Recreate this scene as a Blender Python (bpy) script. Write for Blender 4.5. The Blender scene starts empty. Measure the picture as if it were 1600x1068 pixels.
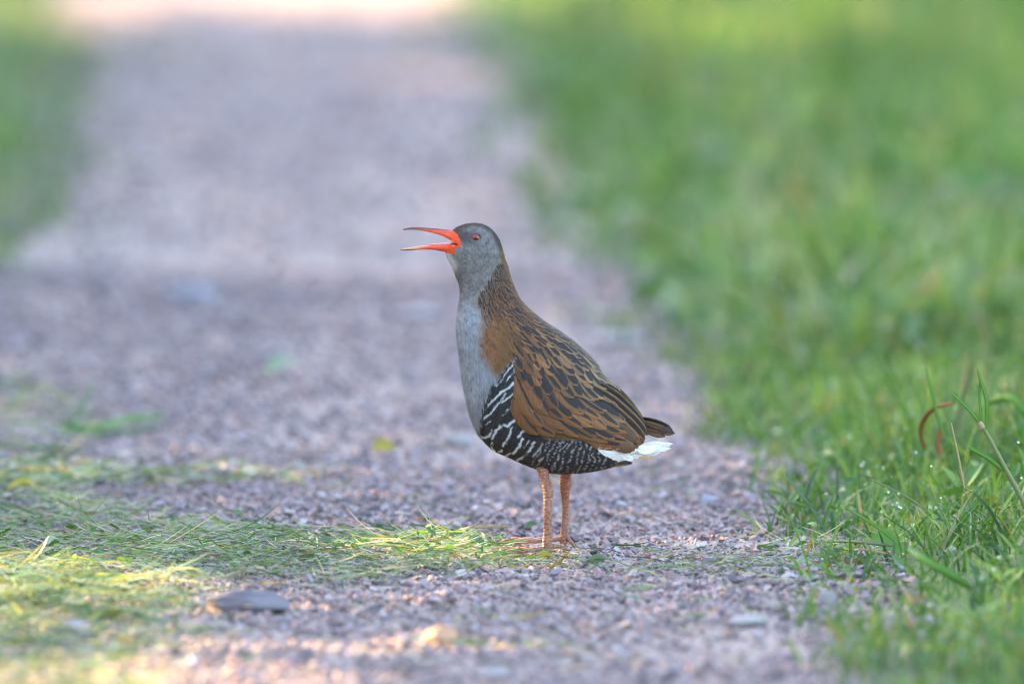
import bpy, math
import numpy as np
from mathutils import Vector, Matrix

# ------------------------------------------------------------------ camera, sky, sun, exposure
sc = bpy.context.scene
C = sc.collection
W, H, F = 1600.0, 1068.0, 500.0 / 36.0 * 1600.0        # photo pixels, focal length in pixels
CAM_H = 0.80
PITCH = math.atan(1658.0 / F)
FOCUS = 8.962
cam_d = bpy.data.cameras.new('camera'); cam = bpy.data.objects.new('camera', cam_d); C.objects.link(cam)
cam.location = (0, 0, CAM_H); cam.rotation_euler = (math.pi / 2 - PITCH, 0, 0)
cam_d.lens = 500; cam_d.sensor_width = 36; cam_d.clip_start = 0.1; cam_d.clip_end = 3000
cam_d.dof.use_dof = True; cam_d.dof.focus_distance = FOCUS; cam_d.dof.aperture_fstop = 6.3
sc.camera = cam
SUN_EL, SUN_AZ = math.radians(18), math.atan2(-0.90, 0.43)
world = bpy.data.worlds.new('World'); sc.world = world; world.use_nodes = True
wn = world.node_tree; sky = wn.nodes.new('ShaderNodeTexSky'); sky.sky_type = 'NISHITA'; sky.sun_disc = False
sky.sun_elevation = SUN_EL; sky.sun_rotation = SUN_AZ; sky.dust_density = 3.2; sky.ozone_density = 0.65
bg = wn.nodes['Background']; bg.inputs['Strength'].default_value = 0.15
wn.links.new(sky.outputs[0], bg.inputs['Color'])
SUN = np.array([math.sin(SUN_AZ) * math.cos(SUN_EL), math.cos(SUN_AZ) * math.cos(SUN_EL), math.sin(SUN_EL)])
sd = bpy.data.lights.new('sun', 'SUN'); so = bpy.data.objects.new('sun', sd); C.objects.link(so)
sd.energy = 5.0; sd.angle = math.radians(0.53); sd.color = (1.0, 0.70, 0.36)
so.rotation_euler = Vector(SUN).to_track_quat('Z', 'Y').to_euler(); so.location = (-6, 12, 6)
vs = sc.view_settings; vs.view_transform = 'Standard'; vs.look = 'None'; vs.exposure = 3.36; vs.gamma = 1; vs.use_curve_mapping = False
sc.cycles.use_denoising = True; sc.cycles.filter_width = 1.1
sc.cycles.max_bounces = 6; sc.cycles.transparent_max_bounces = 4; sc.cycles.caustics_reflective = False; sc.cycles.caustics_refractive = False

# ------------------------------------------------------------------ helpers
R = np.random.default_rng(7)
cp, sp = math.cos(PITCH), math.sin(PITCH)
def ray(px, py):
    a = (np.asarray(px, float) - W / 2) / F; b = (H / 2 - np.asarray(py, float)) / F
    return a, cp + b * sp, -sp + b * cp
def ground(px, py, z=0.0):                    # photo pixel -> point on the ground
    a, b, c = ray(px, py); t = (z - CAM_H) / c
    return np.stack([a * t, b * t, np.zeros_like(a * t) + z], -1)
def at(px, py, Y):                            # photo pixel -> point at distance Y
    a, b, c = ray(px, py); t = Y / b
    return np.stack([a * t, np.zeros_like(a * t) + Y, CAM_H + c * t], -1)
def to_px(P):
    P = np.asarray(P, float); x, y, z = P[..., 0], P[..., 1], P[..., 2] - CAM_H
    d = y * cp - z * sp; u = y * sp + z * cp
    return W / 2 + F * x / d, H / 2 - F * u / d
def sst(e0, e1, x):
    t = np.clip((np.asarray(x, float) - e0) / (e1 - e0), 0, 1); return t * t * (3 - 2 * t)
def vnoise(x, y, seed=0):                     # smooth value noise 0..1
    x = np.asarray(x, float); y = np.asarray(y, float)
    xi = np.floor(x).astype(np.int64); yi = np.floor(y).astype(np.int64); fx = x - xi; fy = y - yi
    def h(a, b):
        n = (a * 374761393 + b * 668265263 + seed * 974711) & 0x7fffffff
        n = ((n ^ (n >> 13)) * 1274126177) & 0x7fffffff
        return ((n ^ (n >> 16)) & 0xffff) / 65535.0
    fx = fx * fx * (3 - 2 * fx); fy = fy * fy * (3 - 2 * fy)
    return (h(xi, yi) * (1 - fx) + h(xi + 1, yi) * fx) * (1 - fy) + (h(xi, yi + 1) * (1 - fx) + h(xi + 1, yi + 1) * fx) * fy
def inpoly(px, py, poly):
    px = np.asarray(px, float); py = np.asarray(py, float); ins = np.zeros(px.shape, bool); n = len(poly)
    for i in range(n):
        x0, y0 = poly[i]; x1, y1 = poly[(i + 1) % n]
        if y0 == y1: continue
        ins ^= ((y0 > py) != (y1 > py)) & (px < (x1 - x0) * (py - y0) / (y1 - y0) + x0)
    return ins
def make_mesh(name, V, Fc, smooth=False, attrs=None):
    """V (n,3); Fc list of (m,k) index arrays"""
    V = np.ascontiguousarray(V, np.float32); me = bpy.data.meshes.new(name)
    fl = [np.asarray(f, np.int32) for f in (Fc if isinstance(Fc, list) else [Fc]) if len(f)]
    me.vertices.add(len(V)); me.vertices.foreach_set('co', V.ravel())
    loops = np.concatenate([f.ravel() for f in fl]); tot = np.concatenate([np.full(len(f), f.shape[1], np.int32) for f in fl])
    me.loops.add(len(loops)); me.loops.foreach_set('vertex_index', loops)
    me.polygons.add(len(tot)); st = np.concatenate([[0], np.cumsum(tot)[:-1]]).astype(np.int32)
    me.polygons.foreach_set('loop_start', st); me.polygons.foreach_set('loop_total', tot)
    me.polygons.foreach_set('use_smooth', np.full(len(tot), smooth))
    for k, a in (attrs or {}).items():
        a = np.asarray(a, np.float32)
        if k == 'Col':
            at_ = me.attributes.new('Col', 'FLOAT_COLOR', 'POINT'); a4 = np.ones((len(V), 4), np.float32); a4[:, :3] = a; at_.data.foreach_set('color', a4.ravel())
        else:
            at_ = me.attributes.new(k, 'FLOAT_VECTOR', 'POINT'); at_.data.foreach_set('vector', a.ravel())
    me.update(calc_edges=True); me.validate()
    return me
def add(name, me, m, parent=None, label=None, cat=None, group=None, kind=None, loc=None):
    if m is not None and not me.materials: me.materials.append(m)
    o = bpy.data.objects.new(name, me); C.objects.link(o)
    if parent is not None: o.parent = parent
    if loc is not None: o.location = loc
    for k, v in (('label', label), ('category', cat), ('group', group), ('kind', kind)):
        if v: o[k] = v
    return o

# ------------------------------------------------------------------ materials
class MT:
    def __init__(s, name):
        s.m = bpy.data.materials.new(name); s.m.use_nodes = True; s.t = s.m.node_tree; s.b = s.t.nodes['Principled BSDF']; s.out = s.t.nodes['Material Output']
    def n(s, ty, **kw):
        n = s.t.nodes.new('ShaderNode' + ty)
        for k, v in kw.items():
            if k in n.inputs: n.inputs[k].default_value = v
            else: setattr(n, k, v)
        return n
    def l(s, a, b): s.t.links.new(a, b)
    def math(s, op, a, b=None, clamp=False):
        n = s.t.nodes.new('ShaderNodeMath'); n.operation = op; n.use_clamp = clamp
        for i, v in enumerate((a, b)):
            if v is None: continue
            if isinstance(v, (int, float)): n.inputs[i].default_value = v
            else: s.l(v, n.inputs[i])
        return n.outputs[0]
    def ramp(s, fac, stops, interp='LINEAR'):
        n = s.t.nodes.new('ShaderNodeValToRGB'); n.color_ramp.interpolation = interp; e = n.color_ramp.elements
        while len(e) < len(stops): e.new(0.5)
        for el, (p, c) in zip(e, stops): el.position = p; el.color = (*c, 1)
        s.l(fac, n.inputs[0]); return n.outputs[0]
    def mix(s, f, a, b, mode='MIX'):
        n = s.t.nodes.new('ShaderNodeMix'); n.data_type = 'RGBA'; n.blend_type = mode
        for i, v in ((0, f), (6, a), (7, b)):
            if isinstance(v, (int, float)): n.inputs[i].default_value = v
            elif isinstance(v, tuple): n.inputs[i].default_value = (*v, 1)
            else: s.l(v, n.inputs[i])
        return n.outputs[2]
    def noise(s, scale, detail=3, rough=.55, vec=None, dim='3D'):
        n = s.t.nodes.new('ShaderNodeTexNoise'); n.noise_dimensions = dim; n.inputs['Scale'].default_value = scale; n.inputs['Detail'].default_value = detail; n.inputs['Roughness'].default_value = rough
        if vec is not None: s.l(vec, n.inputs['Vector'])
        return n.outputs['Fac']
    def bump(s, h, strength, dist):
        n = s.t.nodes.new('ShaderNodeBump'); n.inputs['Strength'].default_value = strength; n.inputs['Distance'].default_value = dist
        s.l(h, n.inputs['Height']); s.l(n.outputs[0], s.b.inputs['Normal'])
    def pos(s): return s.n('NewGeometry').outputs['Position']
    def isl(s): return s.n('NewGeometry').outputs['Random Per Island']
    def leafy(s, col, trans=.45, rough=.45, spec=.4):
        s.l(col, s.b.inputs['Base Color']); s.b.inputs['Roughness'].default_value = rough; s.b.inputs['Specular IOR Level'].default_value = spec
        tr = s.n('BsdfTranslucent'); s.l(s.mix(1.0, col, (1.0, 1.0, .55), 'MULTIPLY'), tr.inputs['Color'])
        mx = s.n('MixShader'); mx.inputs[0].default_value = trans; s.l(s.b.outputs[0], mx.inputs[1]); s.l(tr.outputs[0], mx.inputs[2]); s.l(mx.outputs[0], s.out.inputs['Surface'])

def plant_mat(name, stops, trans=.45, rough=.45, vary=25.0):
    t = MT(name); c = t.ramp(t.isl(), stops)
    nz = t.noise(vary, 2, .5, t.pos())
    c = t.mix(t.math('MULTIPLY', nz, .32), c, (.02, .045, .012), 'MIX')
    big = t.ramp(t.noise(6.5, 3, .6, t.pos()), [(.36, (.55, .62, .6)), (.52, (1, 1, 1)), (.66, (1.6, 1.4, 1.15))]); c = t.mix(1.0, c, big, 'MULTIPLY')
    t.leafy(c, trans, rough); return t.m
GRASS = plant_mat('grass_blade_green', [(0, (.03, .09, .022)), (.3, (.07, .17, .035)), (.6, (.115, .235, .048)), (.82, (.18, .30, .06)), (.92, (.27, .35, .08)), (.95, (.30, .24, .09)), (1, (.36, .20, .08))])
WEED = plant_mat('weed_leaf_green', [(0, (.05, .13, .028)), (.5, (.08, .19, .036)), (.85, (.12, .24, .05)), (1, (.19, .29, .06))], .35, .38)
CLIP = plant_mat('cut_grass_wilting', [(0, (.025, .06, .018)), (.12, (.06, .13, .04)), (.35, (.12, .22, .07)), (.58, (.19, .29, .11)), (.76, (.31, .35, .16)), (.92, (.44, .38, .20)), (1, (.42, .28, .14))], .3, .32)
GOBO_LEAF = plant_mat('gobo_hedge_leaf', [(0, (.03, .08, .02)), (1, (.07, .14, .03))], .1, .5)  # leaves of the added out-of-view shade screen
def flat_leaf(name, c1, c2, trans=.4, rough=.45, scale=60):
    t = MT(name); c = t.mix(t.noise(scale, 3, .6, t.n('TexCoord').outputs['Object']), c1, c2); t.leafy(c, trans, rough); return t.m
YELLEAF = flat_leaf('yellowing_leaf', (.46, .37, .04), (.32, .30, .05))
LIME = flat_leaf('fresh_blade_green', (.10, .25, .03), (.17, .33, .05))
PALEGREEN = flat_leaf('pale_leaf_underside', (.28, .38, .25), (.38, .46, .33))
STRAW = flat_leaf('dry_straw', (.50, .40, .22), (.40, .28, .14), .3)
ORANGE = flat_leaf('dead_orange_blade', (.42, .15, .05), (.28, .10, .05), .35)
DUSKY = flat_leaf('grey_green_leaf', (.10, .17, .075), (.15, .22, .12))
STEMM = flat_leaf('grass_culm', (.15, .24, .06), (.21, .17, .09), .25)

def stone_mat(name, stops, island=True, bump=.35):
    t = MT(name); co = t.n('TexCoord').outputs['Object']
    c = t.ramp(t.isl(), stops) if island else t.ramp(t.noise(55, 4, .6, co), stops)
    c = t.mix(t.math('MULTIPLY', t.noise(900, 3, .7, co), .55), c, (.17, .14, .15))
    t.l(c, t.b.inputs['Base Color']); t.b.inputs['Roughness'].default_value = .75; t.b.inputs['Specular IOR Level'].default_value = .35
    t.bump(t.noise(1400, 3, .6, co), bump, .0006); return t.m
GRAVEL = stone_mat('crushed_granite_gravel', [(0, (.035, .03, .034)), (.18, (.12, .10, .108)), (.36, (.26, .20, .21)), (.5, (.42, .25, .205)), (.62, (.19, .15, .175)), (.78, (.29, .225, .245)), (.94, (.37, .31, .325)), (1, (.54, .48, .48))])
ROCK = stone_mat('dark_rock', [(.25, (.06, .055, .066)), (.5, (.115, .105, .125)), (.8, (.20, .185, .21))], False, .6)
PALE = stone_mat('pale_stone', [(.25, (.27, .255, .265)), (.6, (.38, .36, .365)), (.8, (.50, .48, .48))], False)
OCHRE = stone_mat('ochre_chip', [(.25, (.42, .22, .11)), (.6, (.55, .31, .16)), (.8, (.62, .44, .28))], False)
BLUEST = stone_mat('bluish_stone', [(.25, (.22, .23, .28)), (.6, (.28, .29, .34)), (.8, (.36, .37, .41))], False)
PURPLE = stone_mat('purple_grey_stone', [(.25, (.24, .19, .22)), (.6, (.34, .28, .31)), (.8, (.44, .38, .41))], False)

# ------------------------------------------------------------------ ground, path
_rd = np.array([7.0, 8.14, 8.55, 8.916, 9.747, 10.3, 10.7, 11.2, 12.48, 13.43, 14.52, 18, 40, 3000]); _rx = np.array([.264, .240, .222, .210, .190, .176, .135, .098, .052, .030, .0065, -.11, -.9, -110])
_ld = np.array([7.0, 9.0, 10.0, 11.0, 12.3, 14.2, 16.0, 18, 40, 3000]); _lx = np.array([-.46, -.425, -.405, -.38, -.345, -.375, -.47, -.60, -1.45, -111])
def xr(y): return np.interp(y, _rd, _rx)
def xl(y): return np.interp(y, _ld, _lx)
def zf(x, y):                                   # ground height
    x = np.asarray(x, float); y = np.asarray(y, float)
    up = .022 * sst(0, .22, x - xr(y)) + .016 * sst(0, .3, xl(y) - x)
    fade = sst(60, 30, y)
    return (up + .006 * (vnoise(x * 5 + 3, y * 3.2, 1) - .5) + .003 * (vnoise(x * 19, y * 13, 2) - .5)) * fade * sst(4, 6.5, y)
gx = np.unique(np.concatenate([np.linspace(-1.2, 1.2, 121), np.linspace(-8, 8, 40), [-3000, -600, -120, -30, 30, 120, 600, 3000]]))
gy = np.unique(np.concatenate([np.linspace(7, 20, 180), np.linspace(20, 70, 40), [-400, -60, -10, 0, 3, 5, 6, 120, 300, 900, 3000]]))
GX, GY = np.meshgrid(gx, gy); nx = len(gx); ny = len(gy)
idx = np.arange(nx * ny).reshape(ny, nx)
Q = np.stack([idx[:-1, :-1], idx[:-1, 1:], idx[1:, 1:], idx[1:, :-1]], -1).reshape(-1, 4)
t = MT('soil_and_turf'); P = t.pos()
c = t.ramp(t.noise(18, 4, .6, P), [(.3, (.05, .07, .02)), (.5, (.075, .12, .03)), (.7, (.10, .10, .04))])
t.l(c, t.b.inputs['Base Color']); t.b.inputs['Roughness'].default_value = .9; t.bump(t.noise(160, 4, .7, P), .6, .006)
add('ground', make_mesh('ground', np.stack([GX.ravel(), GY.ravel(), zf(GX, GY).ravel() - .0065 - .02 * (GY.ravel() > 60)], -1), Q, True), t.m, kind='structure', label='dark soil and turf under the verges of the path')
py_ = np.concatenate([np.linspace(5.0, 8, 20), np.linspace(8.02, 11, 120), np.linspace(11.05, 20, 120), np.linspace(20.5, 60, 60)])
us = np.linspace(-.10, 1.0, 60)
PY, US = np.meshgrid(py_, us, indexing='ij')
PXx = xl(PY) + US * (xr(PY) - xl(PY)) + .02 * (vnoise(PY * 9, US * 0 + 4, 5) - .5)
PZ = zf(PXx, PY) - .0015
t = MT('gravel_path_surface'); P = t.pos()
n1 = t.noise(300, 3, .7, P); n2 = t.noise(7, 4, .6, P); n3 = t.noise(38, 3, .6, P)
c = t.ramp(n1, [(.3, (.09, .08, .088)), (.48, (.22, .18, .182)), (.58, (.34, .245, .215)), (.7, (.40, .345, .345))])
c = t.mix(t.math('MULTIPLY', t.ramp(n2, [(.4, (0, 0, 0)), (.7, (1, 1, 1))]), .4), c, (.33, .22, .18))
c = t.mix(t.math('MULTIPLY', t.ramp(n3, [(.5, (0, 0, 0)), (.72, (1, 1, 1))]), .45), c, (.14, .135, .12))
t.l(c, t.b.inputs['Base Color']); t.b.inputs['Roughness'].default_value = .85
vo = t.n('TexVoronoi', Scale=190.0); t.l(P, vo.inputs['Vector']); t.bump(vo.outputs['Distance'], .8, .004)
ipx = np.arange(PY.size).reshape(PY.shape)
Q = np.stack([ipx[:-1, :-1], ipx[:-1, 1:], ipx[1:, 1:], ipx[1:, :-1]], -1).reshape(-1, 4)[:, ::-1]
path = add('path', make_mesh('path', np.stack([PXx.ravel(), PY.ravel(), PZ.ravel()], -1), Q, True), t.m, kind='structure', label='pinkish grey crushed gravel footpath between grass verges')

# ------------------------------------------------------------------ loose gravel (real stones)
CUB = np.array([[-1, -1, -1], [1, -1, -1], [1, 1, -1], [-1, 1, -1], [-1, -1, 1], [1, -1, 1], [1, 1, 1], [-1, 1, 1]], float)
CUBF = np.array([[0, 3, 2, 1], [4, 5, 6, 7], [0, 1, 5, 4], [1, 2, 6, 5], [2, 3, 7, 6], [3, 0, 4, 7]])
CUBT = np.concatenate([CUBF[:, [0, 1, 2]], CUBF[:, [0, 2, 3]]])
def rotm(n):
    q = R.normal(size=(n, 4)); q /= np.linalg.norm(q, axis=1)[:, None]; w, x, y, z = q.T
    return np.stack([1 - 2 * (y * y + z * z), 2 * (x * y - z * w), 2 * (x * z + y * w), 2 * (x * y + z * w), 1 - 2 * (x * x + z * z), 2 * (y * z - x * w), 2 * (x * z - y * w), 2 * (y * z + x * w), 1 - 2 * (x * x + y * y)], -1).reshape(n, 3, 3)
def stones(x, y, r):
    n = len(x); base = CUB[None] * (1 + R.uniform(-.45, .25, (n, 8, 3))) * np.stack([R.uniform(.6, 1.1, n), R.uniform(.5, .9, n), R.uniform(.35, .75, n)], -1)[:, None]
    v = np.einsum('nij,nkj->nki', rotm(n), base) * (r * .62)[:, None, None]
    v[..., 2] *= .68
    v += np.stack([x, y, zf(x, y) + r * .28 - .0008], -1)[:, None]
    return v.reshape(-1, 3), (CUBT[None] + (np.arange(n) * 8)[:, None, None]).reshape(-1, 3)
def scatter(n, y0, y1, pad=.03):
    y = R.uniform(y0, y1, n); x = xl(y) - .09 + R.uniform(0, 1, n) * (xr(y) - xl(y) + .12); return x, y
sx, sy, sr = [], [], []
for n, a, b, r0, sig in ((52000, 8.45, 9.6, .0021, .46), (22000, 7.3, 8.45, .0025, .45), (20000, 9.6, 11.5, .003, .4), (9000, 11.5, 16, .0038, .45)):
    x, y = scatter(n, a, b); k = R.random(n) < .35 + .9 * vnoise(x * 14, y * 7, 11); sx.append(x[k]); sy.append(y[k]); sr.append(np.minimum(r0 * np.exp(R.normal(0, sig, k.sum())), .0068))
sx, sy, sr = map(np.concatenate, (sx, sy, sr)); fpx, fpy = to_px(np.stack([sx, sy, 0 * sx], -1)); sr = np.where(inpoly(fpx, fpy, [(760, 850), (830, 842), (905, 842), (905, 885), (760, 890)]), np.minimum(sr, .0020), sr)
V, T = stones(sx, sy, sr)
add('gravel', make_mesh('gravel', V, T), GRAVEL, kind='stuff', label='loose crushed pink and grey gravel covering the path', cat='gravel')

# ------------------------------------------------------------------ blades and leaves in bulk
def blades(root, az, length, width, tilt, curl, segs=4, fold=.0):
    """ribbons: tilt = start angle above the ground, curl = change of that angle to the tip"""
    n = len(root); s = np.linspace(0, 1, segs + 1); ang = tilt[:, None] - curl[:, None] * s[None]
    d = np.stack([np.cos(az)[:, None] * np.cos(ang), np.sin(az)[:, None] * np.cos(ang), np.sin(ang)], -1)
    step = (d[:, :-1] + d[:, 1:]) * .5 * (length / segs)[:, None, None]
    c = np.concatenate([np.zeros((n, 1, 3)), np.cumsum(step, 1)], 1) + root[:, None]
    side = np.stack([-np.sin(az), np.cos(az), np.zeros(n)], -1); tw = R.uniform(-.9, .9, n)
    nrm = np.cross(d[:, 0], side); side = side * np.cos(tw)[:, None] + nrm * np.sin(tw)[:, None]
    wd = (width[:, None] * np.array([.75, 1.0, .9, .62, .3, .2][:segs])[None])
    L = c[:, :segs] - side[:, None] * wd[..., None] * .5; Rr = c[:, :segs] + side[:, None] * wd[..., None] * .5
    v = np.empty((n, 2 * segs + 1, 3)); v[:, 0:2 * segs:2] = L; v[:, 1:2 * segs:2] = Rr; v[:, -1] = c[:, -1]
    f = []
    for i in range(segs - 1): f += [[2 * i, 2 * i + 1, 2 * i + 3], [2 * i, 2 * i + 3, 2 * i + 2]]
    f.append([2 * segs - 2, 2 * segs - 1, 2 * segs])
    k = 2 * segs + 1
    return v.reshape(-1, 3), (np.array(f)[None] + (np.arange(n) * k)[:, None, None]).reshape(-1, 3)
LS = np.array([[0, .0], [.18, .34], [.42, .5], [.68, .42], [.88, .22], [1, 0]])
def leaves(root, az, el, length, width, roll, bend):
    n = len(root); D = np.stack([np.cos(az) * np.cos(el), np.sin(az) * np.cos(el), np.sin(el)], -1)
    S = np.stack([-np.sin(az), np.cos(az), np.zeros(n)], -1); N = np.cross(D, S)
    S2 = S * np.cos(roll)[:, None] + N * np.sin(roll)[:, None]; N2 = np.cross(D, S2)
    v = np.empty((n, 14, 3)); k = 0
    for i, (s, w) in enumerate(LS):
        c = root + D * (s * length)[:, None] - N2 * (bend * s * s * length)[:, None]
        if w == 0: v[:, k] = c; k += 1
        else:
            up = N2 * (w * width * .35)[:, None]
            v[:, k] = c - S2 * (w * width)[:, None] + up; v[:, k + 1] = c; v[:, k + 2] = c + S2 * (w * width)[:, None] + up; k += 3
    f = [[0, 2, 1], [0, 3, 2]]
    for r in range(3):
        a = 1 + 3 * r
        for j in (0, 1): f += [[a + j, a + j + 1, a + j + 4], [a + j, a + j + 4, a + j + 3]]
    f += [[10, 11, 13], [11, 12, 13]]
    return v.reshape(-1, 3), (np.array(f)[None] + (np.arange(n) * 14)[:, None, None]).reshape(-1, 3)
def join(parts):
    Vs, Ts, o = [], [], 0
    for v, f in parts: Vs.append(v); Ts.append(f + o); o += len(v)
    return np.concatenate(Vs), np.concatenate(Ts)
def verge_pts(n, y0, y1, w, side, edge=.05, seed=3):
    y = R.uniform(y0, y1, n); d = R.uniform(-.12, w, n)
    x = xr(y) + d if side > 0 else xl(y) - d
    wob = .055 * (vnoise(y * 5.5, y * 0 + seed, seed) - .5) + .03 * (vnoise(y * 19, y * 0 + seed, seed + 1) - .5)
    wob = wob + (.10 * (vnoise(y * 2.3, y * 0 + 2, seed + 5) - .5) * sst(9.8, 11, y) if side > 0 else .24 * (vnoise(y * 1.7, y * 0 + 2, 77) - .5))
    keep = R.random(n) < (sst(-.045, .0, d + wob) if side > 0 else sst(-.10, .16, d + wob)) * (.15 + 1.2 * vnoise(x * 15, y * 6, seed + 2))
    return x[keep], y[keep]
def grass_mesh(n, y0, y1, w, side, lmin, lmax, segs=4, wid=(.0014, .0032), inset=-1.0):
    x, y = verge_pts(n, y0, y1, w, side); ok = (x - xr(y) > inset) if side > 0 else x < 9; x, y = x[ok], y[ok]; m = len(x)
    dist = (x - xr(y)) if side > 0 else (xl(y) - x)
    tall = .55 + .45 * sst(0, .12, dist); tuft = .40 + 1.1 * vnoise(x * 11 + 7, y * 5, 21)
    ln = R.uniform(lmin, lmax, m) * tall * tuft * R.choice([1, 1, 1, 1.55], m)
    return blades(np.stack([x, y, zf(x, y) - .003], -1), R.uniform(0, 2 * math.pi, m), ln, R.uniform(wid[0], wid[1], m), R.uniform(.75, 1.5, m), R.uniform(.1, 1.5, m), segs)
def weed_mesh(n, y0, y1, w, side, l0, l1, inset=-1.0):
    x, y = verge_pts(n, y0, y1, w, side, .04, 9); ok = (x - xr(y) > inset); x, y = x[ok], y[ok]; m = len(x)
    g = vnoise(x * 22, y * 10, 31) > .42; x, y = x[g], y[g]; m = len(x)
    ln = R.uniform(l0, l1, m)
    return leaves(np.stack([x, y, zf(x, y) + R.uniform(.002, .022, m)], -1), R.uniform(0, 2 * math.pi, m), R.uniform(-.15, 1.0, m), ln, ln * R.uniform(.3, .62, m), R.uniform(-.7, .7, m), R.uniform(-.1, .35, m))
# right verge
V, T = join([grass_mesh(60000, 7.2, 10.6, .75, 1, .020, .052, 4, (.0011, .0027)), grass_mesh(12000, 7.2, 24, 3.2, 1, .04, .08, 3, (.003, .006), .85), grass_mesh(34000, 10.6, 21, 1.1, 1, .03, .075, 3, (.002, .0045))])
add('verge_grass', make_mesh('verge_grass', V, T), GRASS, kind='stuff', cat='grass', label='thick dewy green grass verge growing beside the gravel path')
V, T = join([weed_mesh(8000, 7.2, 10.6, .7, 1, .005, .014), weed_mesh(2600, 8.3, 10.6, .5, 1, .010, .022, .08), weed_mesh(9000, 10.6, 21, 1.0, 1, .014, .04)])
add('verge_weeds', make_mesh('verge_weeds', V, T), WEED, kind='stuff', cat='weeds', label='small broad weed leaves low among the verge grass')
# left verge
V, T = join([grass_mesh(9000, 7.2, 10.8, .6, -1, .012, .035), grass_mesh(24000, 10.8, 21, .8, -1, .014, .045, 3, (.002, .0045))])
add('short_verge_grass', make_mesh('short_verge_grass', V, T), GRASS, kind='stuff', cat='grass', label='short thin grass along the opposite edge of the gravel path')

# ------------------------------------------------------------------ cut grass lying on the path
def clip_scatter(n, poly, zmax, lmin, lmax, wid, up=.25, lam=.55):
    xs = [p[0] for p in poly]; ys = [p[1] for p in poly]
    px = R.uniform(min(xs) - 60, max(xs) + 20, n * 3); py = R.uniform(min(ys) - 12, max(ys) + 12, n * 3)
    nz = vnoise(px / 60, py / 9, 41)
    wx = px + 40 * (vnoise(px / 40, py / 7, 42) - .5); wy = py + 22 * (vnoise(px / 35, py / 8, 43) - .5)
    k = inpoly(wx, wy, poly) & ~inpoly(px, py, [(775, 846), (905, 838), (905, 870), (800, 876)]) & (R.random(n * 3) < lam * (.35 + 1.1 * nz)); px, py = px[k][:n], py[k][:n]; m = len(px)
    g = ground(px, py); thick = zmax * (.25 + .9 * vnoise(px / 45, py / 8, 44))
    z = zf(g[:, 0], g[:, 1]) + .003 + R.random(m) * thick
    az = np.where(R.random(m) < .72, R.normal(0, .55, m) + math.pi * (R.random(m) < .5), R.uniform(0, 6.28, m))
    return blades(np.stack([g[:, 0], g[:, 1], z], -1), az, R.uniform(lmin, lmax, m) * R.choice([1, 1, 1.6], m), R.uniform(wid[0], wid[1], m), R.normal(.06, up, m), R.normal(.25, .45, m), 4)
SW = [(-200, 775), (60, 780), (200, 800), (330, 822), (470, 832), (600, 838), (740, 846), (830, 872), (930, 880), (880, 892), (760, 893), (640, 898), (540, 908), (420, 908), (300, 915), (160, 928), (-200, 940)]
parts = [clip_scatter(6000, SW, .0085, .010, .034, (.0004, .0013), .16),
         clip_scatter(330, [(600, 838), (660, 832), (740, 838), (770, 858), (700, 874), (620, 868)], .007, .010, .022, (.0008, .002), .2, .9),
         clip_scatter(900, [(-100, 735), (120, 740), (220, 752), (470, 742), (480, 760), (220, 765), (60, 780), (-100, 775)], .009, .012, .035, (.001, .0022), .2),
         clip_scatter(2000, [(-200, 890), (150, 890), (330, 925), (300, 975), (240, 1100), (-200, 1100)], .008, .010, .03, (.0008, .002), .2, .5),
         clip_scatter(1100, [(-200, 898), (180, 905), (290, 940), (200, 965), (-200, 968)], .009, .010, .03, (.0008, .002), .2, .7),
         clip_scatter(350, [(-100, 580), (40, 585), (120, 640), (140, 700), (60, 745), (-100, 745)], .012, .014, .04, (.001, .0025), .3),
         clip_scatter(700, [(880, 862), (1100, 872), (1330, 850), (1380, 900), (1250, 912), (1000, 905), (880, 892)], .004, .010, .034, (.0006, .0014), .15, .35),
         clip_scatter(420, [(330, 770), (1240, 700), (1300, 860), (900, 862), (400, 830)], .003, .008, .022, (.0006, .0014), .15, .2),
         clip_scatter(420, [(300, 905), (1250, 905), (1400, 1060), (300, 1060)], .003, .008, .024, (.0006, .0014), .15, .2)]
V, T = join(parts)
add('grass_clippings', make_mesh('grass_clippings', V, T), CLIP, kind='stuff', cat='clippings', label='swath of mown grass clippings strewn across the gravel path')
# torn weed leaves among the clippings
n = 300; px = R.uniform(-20, 820, n); py = 800 + R.normal(60, 24, n); k = inpoly(px, py, SW); g = ground(px[k], py[k]); m = len(g)
ln = R.uniform(.004, .010, m); V, T = leaves(g + np.stack([g[:, 0] * 0, g[:, 0] * 0, zf(g[:, 0], g[:, 1]) + R.uniform(.004, .012, m)], -1), R.uniform(0, 6.28, m), R.uniform(-.2, .5, m), ln, ln * .4, R.uniform(-1, 1, m), R.uniform(-.3, .6, m))
add('torn_leaves', make_mesh('torn_leaves', V, T), WEED, kind='stuff', cat='leaves', label='torn green leaves mixed into the mown grass clippings')

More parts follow.
